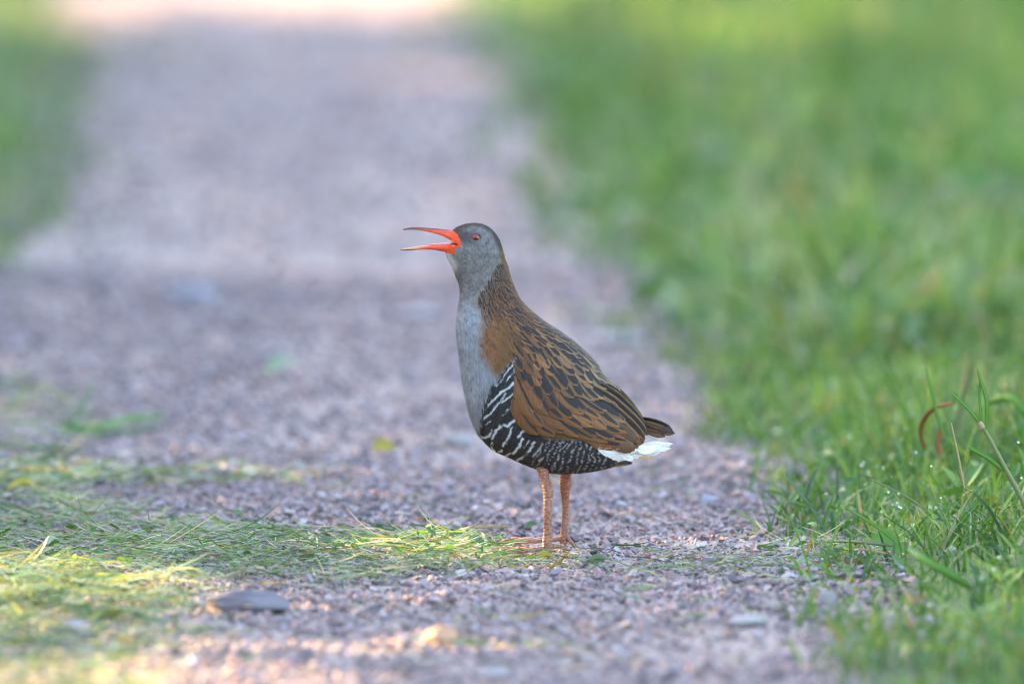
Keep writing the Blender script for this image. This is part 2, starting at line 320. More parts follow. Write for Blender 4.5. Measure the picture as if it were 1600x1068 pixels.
# ------------------------------------------------------------------ the bird: a rail calling with its bill open
BY = 8.978                                          # distance of its middle plane
PXM = F / BY                                        # photo pixels per metre there
base = ground(866, 858); base[2] = zf(base[0], base[1]); base[1] = BY
bird = bpy.data.objects.new('water_bird', None); C.objects.link(bird); bird.location = base; bird.empty_display_size = .05
bird['label'] = 'slender grey and brown marsh bird with open red bill standing on the gravel path'; bird['category'] = 'bird'
def bp(px, py, dy):                                 # profile pixel + sideways offset in pixels -> local point (dy<0 towards the viewer)
    q = at(px, py, BY); q = np.array(q, float); q[..., 1] += np.asarray(dy) / PXM
    return q - base
ST = np.array([  # ventral x,y  dorsal x,y  half width, all in photo pixels
 [698, 391, 705.5, 360.5, 6], [696, 395, 715, 354, 13], [698, 401, 732, 349, 20], [702.5, 411, 752, 349.5, 25], [708, 421, 768.5, 358.5, 27], [712, 432, 780, 374, 26.5],
 [716, 442, 787, 395, 25], [718, 453, 792, 415, 24.5], [717.5, 467, 800, 441, 27], [714, 484, 812, 467, 33], [712, 505, 832, 488, 42], [714.5, 536, 857, 507, 53],
 [719, 575, 883, 524, 62], [726, 618, 906, 543, 68], [735, 653, 928, 567, 71], [749, 681, 943, 590, 71], [769, 702, 957, 604, 69], [796, 715, 969, 616, 65],
 [828, 729, 980, 630, 60], [862, 739, 989, 642, 54], [895, 739.5, 995, 650, 47], [928, 736, 1000, 657, 38], [955, 730, 1003, 665, 28], [974, 724, 1003, 678, 17], [984, 717, 1001, 692, 7]], float)
NS = len(ST)
def cr(u):                                          # Catmull-Rom through the stations
    u = np.clip(np.asarray(u, float), 0, NS - 1.0001); i = np.floor(u).astype(int); f = (u - i)[..., None]
    p0 = ST[np.clip(i - 1, 0, NS - 1)]; p1 = ST[i]; p2 = ST[np.clip(i + 1, 0, NS - 1)]; p3 = ST[np.clip(i + 2, 0, NS - 1)]
    return .5 * (2 * p1 + (p2 - p0) * f + (2 * p0 - 5 * p1 + 4 * p2 - p3) * f ** 2 + (3 * p1 - p0 - 3 * p2 + p3) * f ** 3)
def S(u, ph):                                       # body surface in (px, py, dy); ph 0 = back line, pi = belly line, 0..pi is the near side
    s = cr(u); cx = (s[..., 0] + s[..., 2]) / 2; cy = (s[..., 1] + s[..., 3]) / 2; hx = (s[..., 2] - s[..., 0]) / 2; hy = (s[..., 3] - s[..., 1]) / 2
    c = np.cos(ph); sn = np.sin(ph); w = s[..., 4] * (1 + .05 * np.sin(2 * ph) * 0)
    return np.stack([cx + hx * c, cy + hy * c, -w * np.sign(sn) * np.abs(sn) ** .92], -1)
def Sn(u, ph):
    e = 1e-3; du = (S(u + e, ph) - S(u - e, ph)); dp = (S(u, ph + e) - S(u, ph - e))
    n = np.cross(du, dp); n /= np.linalg.norm(n, axis=-1)[..., None] + 1e-9
    s = cr(u); c = np.stack([(s[..., 0] + s[..., 2]) / 2, (s[..., 1] + s[..., 3]) / 2, 0 * s[..., 0]], -1)
    sg = np.sign(((S(u, ph) - c) * n).sum(-1)); sg = np.where(sg == 0, 1, sg)
    return n * sg[..., None], du / (2 * e), dp / (2 * e)
# ---- plumage colours as a function of the profile position
K2 = lambda L: [(680 + .2621 * a, 500 + .2621 * b) for a, b in L]
BARS = [K2(b) + [w] for b, w in [
 ([(492, 205), (470, 240), (435, 275), (410, 320), (365, 372)], 2.3), ([(492, 250), (465, 295), (430, 335)], 2.2), ([(495, 300), (480, 345), (445, 375), (400, 405), (365, 440), (320, 495)], 2.6),
 ([(482, 405), (440, 440), (395, 470)], 2.0), ([(515, 425), (480, 470), (440, 515), (410, 545)], 3.1), ([(420, 420), (370, 485), (330, 540), (290, 575)], 2.6), ([(505, 535), (470, 580), (430, 615), (408, 605)], 3.6),
 ([(540, 590), (525, 635), (495, 675)], 4.0), ([(395, 615), (365, 640), (340, 690)], 4.2), ([(335, 640), (320, 680), (275, 695)], 3.2), ([(450, 645), (435, 690), (405, 735)], 4.0), ([(520, 690), (500, 740), (465, 785)], 4.2),
 ([(345, 720), (335, 750), (352, 775)], 3.6), ([(592, 710), (560, 760), (530, 800), (490, 830)], 4.0), ([(450, 780), (420, 805), (392, 812)], 3.4), ([(400, 765), (378, 782)], 3.0), ([(332, 395), (315, 425)], 1.6), ([(390, 405), (358, 455)], 1.6),
 ([(460, 620), (440, 650)], 2.2), ([(330, 480), (300, 520)], 1.5), ([(560, 700), (530, 745)], 1.8), ([(330, 585), (300, 610)], 1.8), ([(640, 720), (610, 765), (585, 800)], 2.6), ([(690, 715), (668, 760), (632, 800)], 2.2)]]
BROWN = [(786, 392), (778, 420), (762, 448), (746, 468), (757, 490), (750, 524), (754, 548), (768, 574), (778, 590), (794, 566), (808, 552), (811, 578), (811, 605), (815, 639), (823, 657), (832, 673), (846, 682), (880, 684), (912, 682), (932, 686), (990, 704), (1040, 690), (1060, 600), (900, 480), (830, 440), (800, 380)]
FLANK = [(809, 550), (795, 562), (776, 592), (764, 612), (757, 632), (752, 655), (748, 690), (770, 730), (860, 760), (1020, 750), (1000, 722), (965, 716), (940, 704), (922, 682), (846, 680), (822, 640), (812, 600)]
WHITE = [(920, 680), (940, 706), (966, 719), (1010, 718), (1060, 700), (1050, 686), (990, 690), (960, 690)]
ORNG = [(690, 359), (708, 360.5), (714, 364), (719, 373), (721.5, 380), (718, 384), (711, 386), (712, 393), (704, 395), (680, 393), (680, 384), (700, 380)]
MOUTH = [(690, 371), (704, 373), (712, 378), (714, 382), (700, 383), (688, 384)]
def segd(px, py, pts):
    d = np.full(px.shape, 1e9)
    for (x0, y0), (x1, y1) in zip(pts[:-1], pts[1:]):
        vx, vy = x1 - x0, y1 - y0; t = np.clip(((px - x0) * vx + (py - y0) * vy) / (vx * vx + vy * vy), 0, 1)
        d = np.minimum(d, np.hypot(px - x0 - t * vx, py - y0 - t * vy))
    return d
def mixc(c, m, col): return c * (1 - m[..., None]) + np.asarray(col) * m[..., None]
def plumage(px, py):
    px = np.asarray(px, float); py = np.asarray(py, float)
    n1 = vnoise(px / 2.2, py / 2.2, 51); n2 = vnoise(px / 7, py / 7, 52); n3 = vnoise(px / 18, py / 18, 53)
    wx = px + 9 * (vnoise(px / 3, py / 5, 54) - .5) + 7 * (vnoise(px / 14, py / 14, 55) - .5); wy = py + 5 * (vnoise(px / 5, py / 5, 56) - .5)
    # grey head and breast
    low = sst(440, 500, py)
    c = np.array([.150, .139, .138]) * (1 - low[..., None]) + np.array([.255, .27, .305]) * low[..., None]
    c = c * (.52 + .66 * n1 + .34 * n2)[..., None]
    c = mixc(c, .35 * sst(.45, .8, n2) * sst(385, 410, py) * (1 - low), (.20, .17, .145))
    c = mixc(c, .8 * sst(14, 2, segd(px, py, [(690, 392), (700, 406), (706, 416)])) , (.60, .57, .54))          # pale chin
    c = mixc(c, .85 * sst(15, 4, segd(px, py, [(717, 366), (736, 370)])), (.055, .05, .048))                      # dark lores
    c = mixc(c, .5 * sst(12, 7, np.hypot(px - 743, py - 371)), (.10, .10, .11))
    c = mixc(c, 1.0 * sst(12, 3, segd(px, py, [(708, 356), (720, 350), (738, 345), (756, 347), (772, 357), (784, 378), (793, 410)])), np.array([.05, .037, .028]))
    # brown mantle, neck side and wing ground colour
    b = sum(inpoly(wx + ox, wy + oy, BROWN).astype(float) for ox, oy in ((-7, 0), (-3.5, 2), (0, 0), (3.5, -2), (7, 0), (0, 4), (0, -4))) / 7; b = np.clip(b + .5 * (n1 - .5) * (b > 0) * (b < 1), 0, 1)
    rf = sst(800, 760, px) * sst(470, 520, py)
    bc = np.array([.150, .085, .036]) * (.6 + .55 * n1 + .3 * n3)[..., None] * (1 - rf[..., None]) + np.array([.235, .108, .046]) * (.72 + .3 * n1 + .2 * n2)[..., None] * rf[..., None]
    c = c * (1 - b[..., None]) + bc * b[..., None]
    edge = sst(14, 0, segd(px, py, BROWN[2:8])) * (1 - b) * (.35 + .65 * sst(.3, .7, n1)); c = mixc(c, edge * .65, (.24, .18, .12))
    fk = b * rf * sst(.62, .8, vnoise(px / 4.5, py / 4.5, 65)) * sst(500, 530, py); c = mixc(c, fk * .7, (.05, .03, .025))
    # black flank with white bars
    fl = inpoly(wx, py + 3 * (n2 - .5), FLANK).astype(float)
    fc = np.array([.028, .026, .028]) * (.5 + 1.1 * n1)[..., None]
    wht = np.zeros(px.shape)
    for b_ in BARS:
        pts, wd = b_[:-1], b_[-1]
        dd = segd(px + 2.4 * (vnoise(px / 4, py / 4, 57) - .5), py + 2.4 * (vnoise(px / 4, py / 4, 58) - .5), pts)
        wht = np.maximum(wht, sst(wd * .45 + .6, wd * .45 - .5, dd))
    cut = vnoise((px * .75 + py * .65) / 2.6, (px * .5 - py * .8) / 9, 59); wht *= 1 - .85 * sst(.60, .74, cut)
    rear = sst(838, 856, px + .55 * (py - 690))
    ph = ((px - 838) * .80 + (py - 690) * (.42 - .002 * (px - 838))) / 7.2 + .95 * n3 + .65 * (n2 - .5)
    rb = sst(.25, .75, np.sin(ph * 2 * math.pi)) * sst(.30, .70, vnoise(px / 1.8, py / 1.8, 60))
    rear_amp = .42 * sst(1000, 930, px) * (1 - .45 * sst(712, 738, py))
    fc = mixc(fc, wht * (1 - rear), (.52, .53, .56)); fc = mixc(fc, rb * rear * rear_amp * 1.55, (.46, .44, .43))
    fc = mixc(fc, .55 * sst(955, 985, px + 1.2 * (py - 715)) + .35 * sst(722, 742, py) * sst(.3, .7, n1), (.16, .115, .065))
    c = c * (1 - fl[..., None]) + fc * fl[..., None]
    spk = inpoly(px + 14 + 6 * (n1 - .5), py, FLANK).astype(float) * (1 - fl) * (1 - b) * sst(.55, .75, n1); c = mixc(c, spk * .55, (.07, .07, .08))
    w = inpoly(px + 3 * (n1 - .5), py + 3 * (n2 - .5), WHITE).astype(float); c = mixc(c, w, (.80, .80, .80))
    o = inpoly(px, py, ORNG).astype(float); c = mixc(c, o, (.62, .07, .022))
    o = inpoly(px, py, MOUTH).astype(float); c = mixc(c, o, (.55, .16, .16)); c = mixc(c, sst(6, 1.5, np.hypot((px - 711), (py - 380.5) * 1.6)), (.06, .012, .02))
    return np.clip(c, .004, .9)
# ---- materials of the bird
t = MT('plumage'); a = t.n('Attribute', attribute_name='Col').outputs['Color']; t.l(a, t.b.inputs['Base Color']); t.b.inputs['Roughness'].default_value = .78; t.b.inputs['Specular IOR Level'].default_value = .22
t.bump(t.noise(1500, 3, .7, t.n('TexCoord').outputs['Object']), .35, .0006); PLUM = t.m
t = MT('feather_vane'); a = t.n('Attribute', attribute_name='Col').outputs['Color']; fv = t.n('SeparateXYZ'); t.l(t.n('Attribute', attribute_name='fuv').outputs['Vector'], fv.inputs[0])
aw = t.math('ABSOLUTE', fv.outputs[0]); rnd = t.isl()
cv = t.n('CombineXYZ'); t.l(t.math('MULTIPLY', fv.outputs[0], 1.6), cv.inputs[0]); t.l(t.math('MULTIPLY', fv.outputs[1], 4.5), cv.inputs[1]); t.l(t.math('MULTIPLY', rnd, 91.0), cv.inputs[2])
nz = t.noise(1.0, 3, .6, cv.outputs[0])
cv2 = t.n('CombineXYZ'); t.l(t.math('SUBTRACT', t.math('MULTIPLY', fv.outputs[1], 30.0), t.math('MULTIPLY', aw, 9.0)), cv2.inputs[0]); t.l(t.math('MULTIPLY', fv.outputs[0], 1.2), cv2.inputs[1]); t.l(t.math('MULTIPLY', rnd, 37.0), cv2.inputs[2])
barb = t.noise(1.0, 2, .6, cv2.outputs[0])
e = t.math('ADD', t.math('SUBTRACT', fv.outputs[2], aw), t.math('MULTIPLY', t.math('SUBTRACT', nz, .5), .55)); e = t.math('ADD', e, t.math('MULTIPLY', t.math('SUBTRACT', barb, .5), .35))
mr = t.n('MapRange', interpolation_type='SMOOTHSTEP'); t.l(e, mr.inputs[0]); mr.inputs[1].default_value = -.30; mr.inputs[2].default_value = .18
c = t.mix(mr.outputs[0], a, (.014, .011, .011)); c = t.mix(1.0, c, t.ramp(barb, [(.25, (.55, .53, .52)), (.75, (1.2, 1.17, 1.12))]), 'MULTIPLY')
shaft = t.math('LESS_THAN', aw, .045); c = t.mix(t.math('MULTIPLY', shaft, .45), c, (.03, .02, .015))
t.l(c, t.b.inputs['Base Color']); t.b.inputs['Roughness'].default_value = .6; t.b.inputs['Specular IOR Level'].default_value = .3; t.bump(barb, .45, .0005); VANE = t.m
t = MT('bill_horn'); a = t.n('Attribute', attribute_name='Col').outputs['Color']; t.l(a, t.b.inputs['Base Color']); t.b.inputs['Roughness'].default_value = .34; t.b.inputs['Subsurface Weight'].default_value = .25; t.b.inputs['Subsurface Radius'].default_value = (.002, .0006, .0003)
t.bump(t.noise(1800, 2, .6, t.n('TexCoord').outputs['Object']), .12, .0004); BILL = t.m
t = MT('leg_scales'); co = t.n('TexCoord').outputs['Object']; vo = t.n('TexVoronoi', Scale=620.0); t.l(co, vo.inputs['Vector'])
c = t.ramp(t.noise(260, 3, .6, co), [(.3, (.26, .095, .05)), (.55, (.40, .175, .10)), (.75, (.50, .25, .15))]); c = t.mix(t.ramp(vo.outputs['Distance'], [(.0, (0, 0, 0)), (.8, (1, 1, 1))]), c, (.17, .065, .04))
t.l(c, t.b.inputs['Base Color']); t.b.inputs['Roughness'].default_value = .42; wv = t.n('TexWave', Scale=150.0, Distortion=9.0); wv.bands_direction = 'Z'; t.l(co, wv.inputs['Vector']); c = t.mix(t.math('MULTIPLY', wv.outputs['Fac'], .16), c, (.16, .055, .03)); t.l(c, t.b.inputs['Base Color']); t.bump(t.math('ADD', wv.outputs['Fac'], vo.outputs['Distance']), .35, .0005); LEGM = t.m
# ---- body
NU, NP = 430, 250
ug = np.linspace(0, NS - 1.001, NU); pg = np.linspace(0, 2 * math.pi, NP, endpoint=False)
UG, PG = np.meshgrid(ug, pg, indexing='ij'); SP = S(UG, PG)
nrm, _, _ = Sn(UG, PG)
SP = SP + nrm * ((vnoise(UG * 9, PG * 14, 61) - .5) * .9 + (vnoise(UG * 30, PG * 40, 62) - .5) * .5)[..., None] * sst(0, 2, UG)[..., None]
ii = np.arange(NU * NP).reshape(NU, NP); jj = np.roll(ii, -1, 1)
Q = np.stack([ii[:-1], ii[1:], jj[1:], jj[:-1]], -1).reshape(-1, 4)
wd_ = inpoly(SP[..., 0], SP[..., 1], [(680, 366), (697, 370.5), (706, 374.5), (713, 379.5), (716, 381), (708, 383.5), (694, 383), (680, 384)])
SP[..., 2] = np.where(wd_, SP[..., 2] * .15, SP[..., 2]); SP[..., 0] = np.where(wd_, np.maximum(SP[..., 0], 707), SP[..., 0])
Vb = SP.reshape(-1, 3); c0, c1 = Vb[ii[0]].mean(0), Vb[ii[-1]].mean(0); c0[0] += 9
Vb = np.concatenate([Vb, [c0, c1]]); cap = np.concatenate([np.stack([np.full(NP, len(Vb) - 2), ii[0], jj[0]], -1), np.stack([np.full(NP, len(Vb) - 1), jj[-1], ii[-1]], -1)])
body = add('body', make_mesh('body', bp(Vb[:, 0], Vb[:, 1], Vb[:, 2]), [Q, cap], True, {'Col': plumage(Vb[:, 0], Vb[:, 1])}), PLUM, bird)
# ---- down: fine barbs over the whole body, each vertex takes the colour of the plumage under it
nb = 150000
ub = R.uniform(.6, NS - 1.6, nb); pb = R.uniform(0, 2 * math.pi, nb)
_, du, dp = Sn(ub, pb); area = np.linalg.norm(du, axis=-1) * np.linalg.norm(dp, axis=-1); kk = R.random(nb) < area / np.percentile(area, 93); near = np.sin(pb) > -.25; kk &= near | (R.random(nb) < .45)
ub, pb = ub[kk], pb[kk]; P0 = S(ub, pb); N0, du, dp = Sn(ub, pb); nb = len(ub)
skip = inpoly(P0[:, 0], P0[:, 1], ORNG) | (np.hypot(P0[:, 0] - 743, P0[:, 1] - 370.6) < 8.5); ub, pb, P0, N0, du, dp = [q[~skip] for q in (ub, pb, P0, N0, du, dp)]; nb = len(ub)
du /= np.linalg.norm(du, axis=-1)[:, None]; dp /= np.linalg.norm(dp, axis=-1)[:, None]
ln = (3.2 + 5.0 * sst(430, 560, P0[:, 1]) + 1.5 * sst(700, 735, P0[:, 1])) * R.uniform(.6, 1.3, nb)
onfl = inpoly(P0[:, 0], P0[:, 1], FLANK); ln = np.where(onfl, R.uniform(1.8, 3.2, nb), ln); jit = R.normal(0, .22, nb); D = du * np.cos(jit)[:, None] + dp * np.sin(jit)[:, None]; sd_ = dp * np.cos(jit)[:, None] - du * np.sin(jit)[:, None]
lift = np.abs(R.normal(.2, .1, nb)) + .35 * (R.random(nb) < .07); wd = R.uniform(.35, .62, nb)
r0 = P0 + N0 * .1; v = np.stack([r0 - sd_ * wd[:, None], r0 + sd_ * wd[:, None], r0 + D * ln[:, None] + N0 * (lift * ln)[:, None]], 1)
cl = plumage(v[..., 0], v[..., 1]) * R.uniform(.82, 1.18, nb)[:, None, None]; v = v.reshape(-1, 3)
add('down', make_mesh('down', bp(v[:, 0], v[:, 1], v[:, 2]), np.arange(nb * 3).reshape(-1, 3), False, {'Col': cl.reshape(-1, 3)}), PLUM, body, kind='stuff')
# ---- vane feathers laid on the body
FS, FW = np.linspace(0, 1, 11), np.linspace(-1, 1, 7)
def vane_half(s, tip=.5): return np.minimum(1, s * 2.6 + .35) * np.sqrt(np.clip(1 - np.clip((s - tip) / (1 - tip), 0, 1) ** 2.3, 0, 1))
FI = np.arange(len(FS) * len(FW)).reshape(len(FS), len(FW)); FQ = np.stack([FI[:-1, :-1], FI[1:, :-1], FI[1:, 1:], FI[:-1, 1:]], -1).reshape(-1, 4)
def surf_feather(u0, p0, L, Wd, k, col, off, lift, drift=0.0, tip=.5):
    s, w = np.meshgrid(FS, FW, indexing='ij'); n_, du, dp = Sn(np.array(u0), np.array(p0)); lu, lp = np.linalg.norm(du), max(np.linalg.norm(dp), 4)
    # march along the body so that the length comes out in pixels
    us_ = [u0]
    for i in range(len(FS) - 1):
        _, d1, _ = Sn(np.array(us_[-1]), np.array(p0)); us_.append(us_[-1] + L / (len(FS) - 1) / max(np.linalg.norm(d1), 3))
    us_ = np.array(us_)[:, None] + 0 * w
    pp = p0 + drift * s + w * vane_half(s, tip) * Wd * .5 / lp
    P = S(us_, pp); N, _, _ = Sn(us_, pp)
    o = off + lift * s ** 1.4 - 1.5 * w ** 2 * vane_half(s) + R.normal(0, .06) * 2
    P = P + N * o[..., None]
    cc = np.broadcast_to(np.asarray(col) * R.uniform(.8, 1.2), P.shape).reshape(-1, 3)
    return P.reshape(-1, 3), cc, np.stack([w + R.uniform(.22, .65), s, (k + .25) * (1 - s ** (7 + 40 * R.random())) - .25 + 0 * w], -1).reshape(-1, 3)
def free_feather(root, tip_, Wd, dy0, dy1, k, col, bow=0.0, roll=0.0, tip=.5):
    s, w = np.meshgrid(FS, FW, indexing='ij'); r = np.array([*root, dy0], float); q = np.array([*tip_, dy1], float); d = q - r; Ln = np.linalg.norm(d[:2]); pr = np.array([-d[1], d[0], 0]) / Ln
    pr = pr * math.cos(roll) + np.array([0, 0, 1]) * math.sin(roll)
    P = r + d * s[..., None] + np.array([-d[1], d[0], 0]) * (bow * np.sin(s * math.pi))[..., None] + pr * (w * vane_half(s, tip) * Wd * .5)[..., None]; P[..., 2] += .06 * Wd * w ** 2
    return P.reshape(-1, 3), np.broadcast_to(np.asarray(col) * R.uniform(.88, 1.12), P.shape).reshape(-1, 3), np.stack([w + (.3 if k > 0 else 0), s, k + 0 * w], -1).reshape(-1, 3)
def feather_obj(name, f, parent=None):
    v, c_, q = f; return add(name, make_mesh(name, bp(v[:, 0], v[:, 1], v[:, 2]), FQ, True, {'Col': c_, 'fuv': q}), VANE, parent or bird)
small = []; big = []
u = 6.6
while u < 20.6:
    L = float(np.interp(u, [6.5, 8, 9.5, 11, 13, 15, 18, 21], [11, 15, 24, 38, 64, 84, 90, 84])); Wd = float(np.interp(u, [6.5, 8, 9.5, 11, 13, 15, 18, 21], [4.4, 5.4, 7.8, 12, 19, 23.5, 25, 24]))
    _, du, dp = Sn(np.array(u), np.array(1.2)); lp = np.linalg.norm(dp); step = Wd * .64 / lp; ph = -.1 + R.uniform(0, step)
    while ph < 2.6:
        p_ = ph + R.normal(0, .20) * step; u_ = u + R.normal(0, .16)
        _, d1, dpp = Sn(np.array(u_), np.array(p_)); sc_d = 1 - .32 * sst(.9, .2, abs(p_)) * sst(11, 13, u); du_ = L * sc_d / max(np.linalg.norm(d1), 3)
        tipp = S(np.array(u_ + du_ * .92), np.array(p_)); mid = S(np.array(u_ + du_ * .4), np.array(p_))
        if inpoly(tipp[:1], tipp[1:2], BROWN)[0] and inpoly(mid[:1] + 2, mid[1:2], BROWN)[0] and not (tipp[0] < 812 and mid[1] > 500 and mid[0] < 795):
            dors = sst(1.5, .5, abs(p_)); lowr = sst(1.1, 1.7, p_)
            k = (.62 + .16 * sst(9.5, 11, u) * sst(15, 13, u)) * dors + (1 - dors) * R.choice([-.1, .2, .35, .5, .7], p=[.18, .2, .22, .22, .18]) - .12 * lowr + R.normal(0, .10)
            if u < 11: k = max(k, .46 + R.normal(0, .14))
            front = sst(815, 775, mid[0]) * sst(470, 520, mid[1]); k = k * (1 - front) - .25 * front
            oliv = sst(1.2, .4, abs(p_)) * sst(9, 12, u); col = (np.array([.205, .092, .034]) * (1 - oliv) + np.array([.25, .150, .070]) * oliv) * R.uniform(.7, 1.12)
            if lowr > .3: col = col * np.array([.84, .80, .78])
            nd_ = float(segd(mid[:1], mid[1:2], BROWN[1:8])[0]); col = col * (1 - .45 * sst(14, 2, nd_)) + np.array([.17, .155, .15]) * .45 * sst(14, 2, nd_)
            args = (u_, p_, L * sc_d * R.uniform(.82, 1.18), Wd * sc_d * R.uniform(.9, 1.25), k, col, .5 + 1.2 * sst(11, 14, u), 1.6 + 3.0 * sst(10, 14, u), R.normal(0, .035), .45)
            (big if (Wd > 10.5 and p_ > .02) else small).append(surf_feather(*args))
            if p_ > .06:
                a2 = list(args); a2[1] = -p_; a2[8] = -a2[8]; small.append(surf_feather(*a2))     # the other side
        ph += step
    u += L * .27 / np.linalg.norm(Sn(np.array(u), np.array(.9))[1])
def join_f(fs):
    nV = len(FS) * len(FW); return np.concatenate([f[0] for f in fs]), np.concatenate([f[1] for f in fs]), np.concatenate([f[2] for f in fs]), np.concatenate([FQ + i * nV for i in range(len(fs))])
for f in big: feather_obj('feather', f, body)
v, c_, q, fq = join_f(small); add('small_feathers', make_mesh('small_feathers', bp(v[:, 0], v[:, 1], v[:, 2]), fq, True, {'Col': c_, 'fuv': q}), VANE, body, kind='stuff')
# ---- folded wing tips: long smooth brown primaries and the tertials above them, on both sides
for sg in (-1, 1):
    for rt, tp, wd, y0, y1, k, col in [((905, 668), (986, 704), 17, 56, 36, -.5, (.105, .058, .036)), ((915, 661), (992, 697), 22, 57, 37, -.5, (.13, .070, .042)), ((930, 652), (995, 686), 24, 57, 37, -.5, (.12, .066, .040)),
                                      ((905, 618), (1001, 690), 22, 56, 34, .12, (.20, .095, .036)), ((915, 606), (1008, 684), 20, 53, 32, .42, (.23, .115, .045)), ((925, 600), (1012, 678), 20, 49, 27, .40, (.23, .13, .055)), ((938, 597), (1008, 668), 19, 40, 20, .5, (.24, .15, .065)), ((948, 598), (1001, 657), 15, 28, 12, .55, (.22, .13, .06))]:
        feather_obj('wing_feather', free_feather(rt, tp, wd, sg * y0, sg * y1, k, col, -.03, .0, .62))
# ---- tail
for i, (tx, ty, wy, k) in enumerate([(1040, 681, -10, .35), (1052, 678, -8, .3), (1055, 677, -3, .45), (1048, 668, 0, .15), (1051, 671, 4, .4), (1045, 676, 9, .3), (1036, 684, 12, .35)]):
    feather_obj('tail_feather', free_feather((980, 652 + abs(wy) * .9), (tx, ty), 15, wy * .6, wy * 1.4, k, (.115, .058, .032) if i != 3 else (.15, .12, .11), -.05, .35 * np.sign(wy) if wy else 1.1, .55))
for i in range(9):
    feather_obj('tail_feather', free_feather((986, 655 + R.uniform(0, 14)), (1030 + R.uniform(0, 22), 668 + R.uniform(0, 14)), R.uniform(4, 7), R.uniform(-14, -6), R.uniform(-16, -6), R.uniform(.1, .5), (.15, .072, .036), R.normal(-.03, .03), .2, .45))
# ---- white undertail coverts
wf = []
for i in range(64):
    a_ = R.random(); x0 = 926 + 78 * a_; y0 = 688 + 16 * math.sin(a_ * 2.4) + R.normal(0, 3.5); L = R.uniform(22, 40) * (1 + .25 * a_); ang = .48 - .62 * a_ + R.normal(0, .10)
    dy = (30 - 16 * a_) * R.choice([-1, 1]) * R.uniform(.3, 1.25); xx = x0 + L * math.cos(ang); yy = min(y0 + L * math.sin(ang), 717 - 22 * sst(990, 1052, x0 + L))
    wf.append(free_feather((x0, y0), (xx, yy), R.uniform(9, 14), dy, dy * 1.02, -.9, (.88, .88, .88), R.normal(0, .03), R.normal(0, .1), .45))
for (a_, b_, c2, d2, w_) in [(985, 697, 1053, 692.5, 8), (985, 700, 1049, 700, 9), (975, 702, 1034, 707, 10), (962, 704, 1010, 713, 10), (990, 696, 1040, 697, 10), (945, 700, 985, 716, 9)]:
    for dy in (-9, 0, 9): wf.append(free_feather((a_, b_), (c2 - abs(dy) * .3, d2), w_, dy - 6, dy - 3, -.9, (.82, .82, .81), .02, .1, .4))
wf.append(free_feather((998, 713), (1022, 714), 5, -14, -14, -.9, (.52, .38, .20), 0, .1, .4))
v, c_, q, fq = join_f(wf); add('undertail', make_mesh('undertail', bp(v[:, 0], v[:, 1], v[:, 2]), fq, True, {'Col': c_, 'fuv': q}), VANE, bird, label='white fluffy feathers under the tail', kind='stuff')
# pointed belly feathers below the undertail
bf = [free_feather((940 + 4 * i, 722 + R.normal(0, 2)), (980 + 2.2 * i, 724 - R.random() * 4), 8, dy, dy * .7, .3, (.15, .11, .065), .02, .1, .3) for i, dy in enumerate((-14, -9, -4, 4, 9))]
v, c_, q, fq = join_f(bf); add('belly_feathers', make_mesh('belly_feathers', bp(v[:, 0], v[:, 1], v[:, 2]), fq, True, {'Col': c_, 'fuv': q}), VANE, body, kind='stuff')
# ---- tubes for legs and toes
def loft(rings):
    n = len(rings[0]); V = np.concatenate(rings); k = len(rings); I = np.arange(n * k).reshape(k, n); J = np.roll(I, -1, 1)
    Q = np.stack([I[:-1], J[:-1], J[1:], I[1:]], -1).reshape(-1, 4); V = np.concatenate([V, [rings[0].mean(0), rings[-1].mean(0)]]); a = len(V) - 2
    return V, [Q, np.concatenate([np.stack([np.full(n, a), J[0], I[0]], -1), np.stack([np.full(n, a + 1), I[-1], J[-1]], -1)])]
def smooth_path(P, m):
    P = np.asarray(P, float); t_ = np.linspace(0, len(P) - 1.0001, m); i = t_.astype(int); f = (t_ - i)[:, None]; g = lambda j: P[np.clip(j, 0, len(P) - 1)]
    return .5 * (2 * g(i) + (g(i + 1) - g(i - 1)) * f + (2 * g(i - 1) - 5 * g(i) + 4 * g(i + 1) - g(i + 2)) * f ** 2 + (3 * g(i) - g(i - 1) - 3 * g(i + 1) + g(i + 2)) * f ** 3)
def tube(pts, m=24, n=12):                           # rows of x,y,dy,rx(in profile),ry(sideways) in profile pixels
    q = smooth_path(pts, m); rings = []; th = np.linspace(0, 2 * math.pi, n, endpoint=False)
    for i in range(m):
        d = q[min(i + 1, m - 1), :3] - q[max(i - 1, 0), :3]; d /= np.linalg.norm(d) + 1e-9
        a_ = np.cross(d, [0, 0, 1.0]) if abs(d[2]) < .9 else np.array([1.0, 0, 0]); a_ /= np.linalg.norm(a_); b_ = np.cross(d, a_)
        rings.append(q[i, :3] + np.outer(np.cos(th), a_) * q[i, 3] + np.outer(np.sin(th), b_) * q[i, 4])
    return loft(rings)
def tube_obj(name, pts, m_, parent, **kw):
    V, Fq = tube(pts, **kw); return add(name, make_mesh(name, bp(V[:, 0], V[:, 1], V[:, 2]), Fq, True), m_, parent)
NL, FL = -38, 40
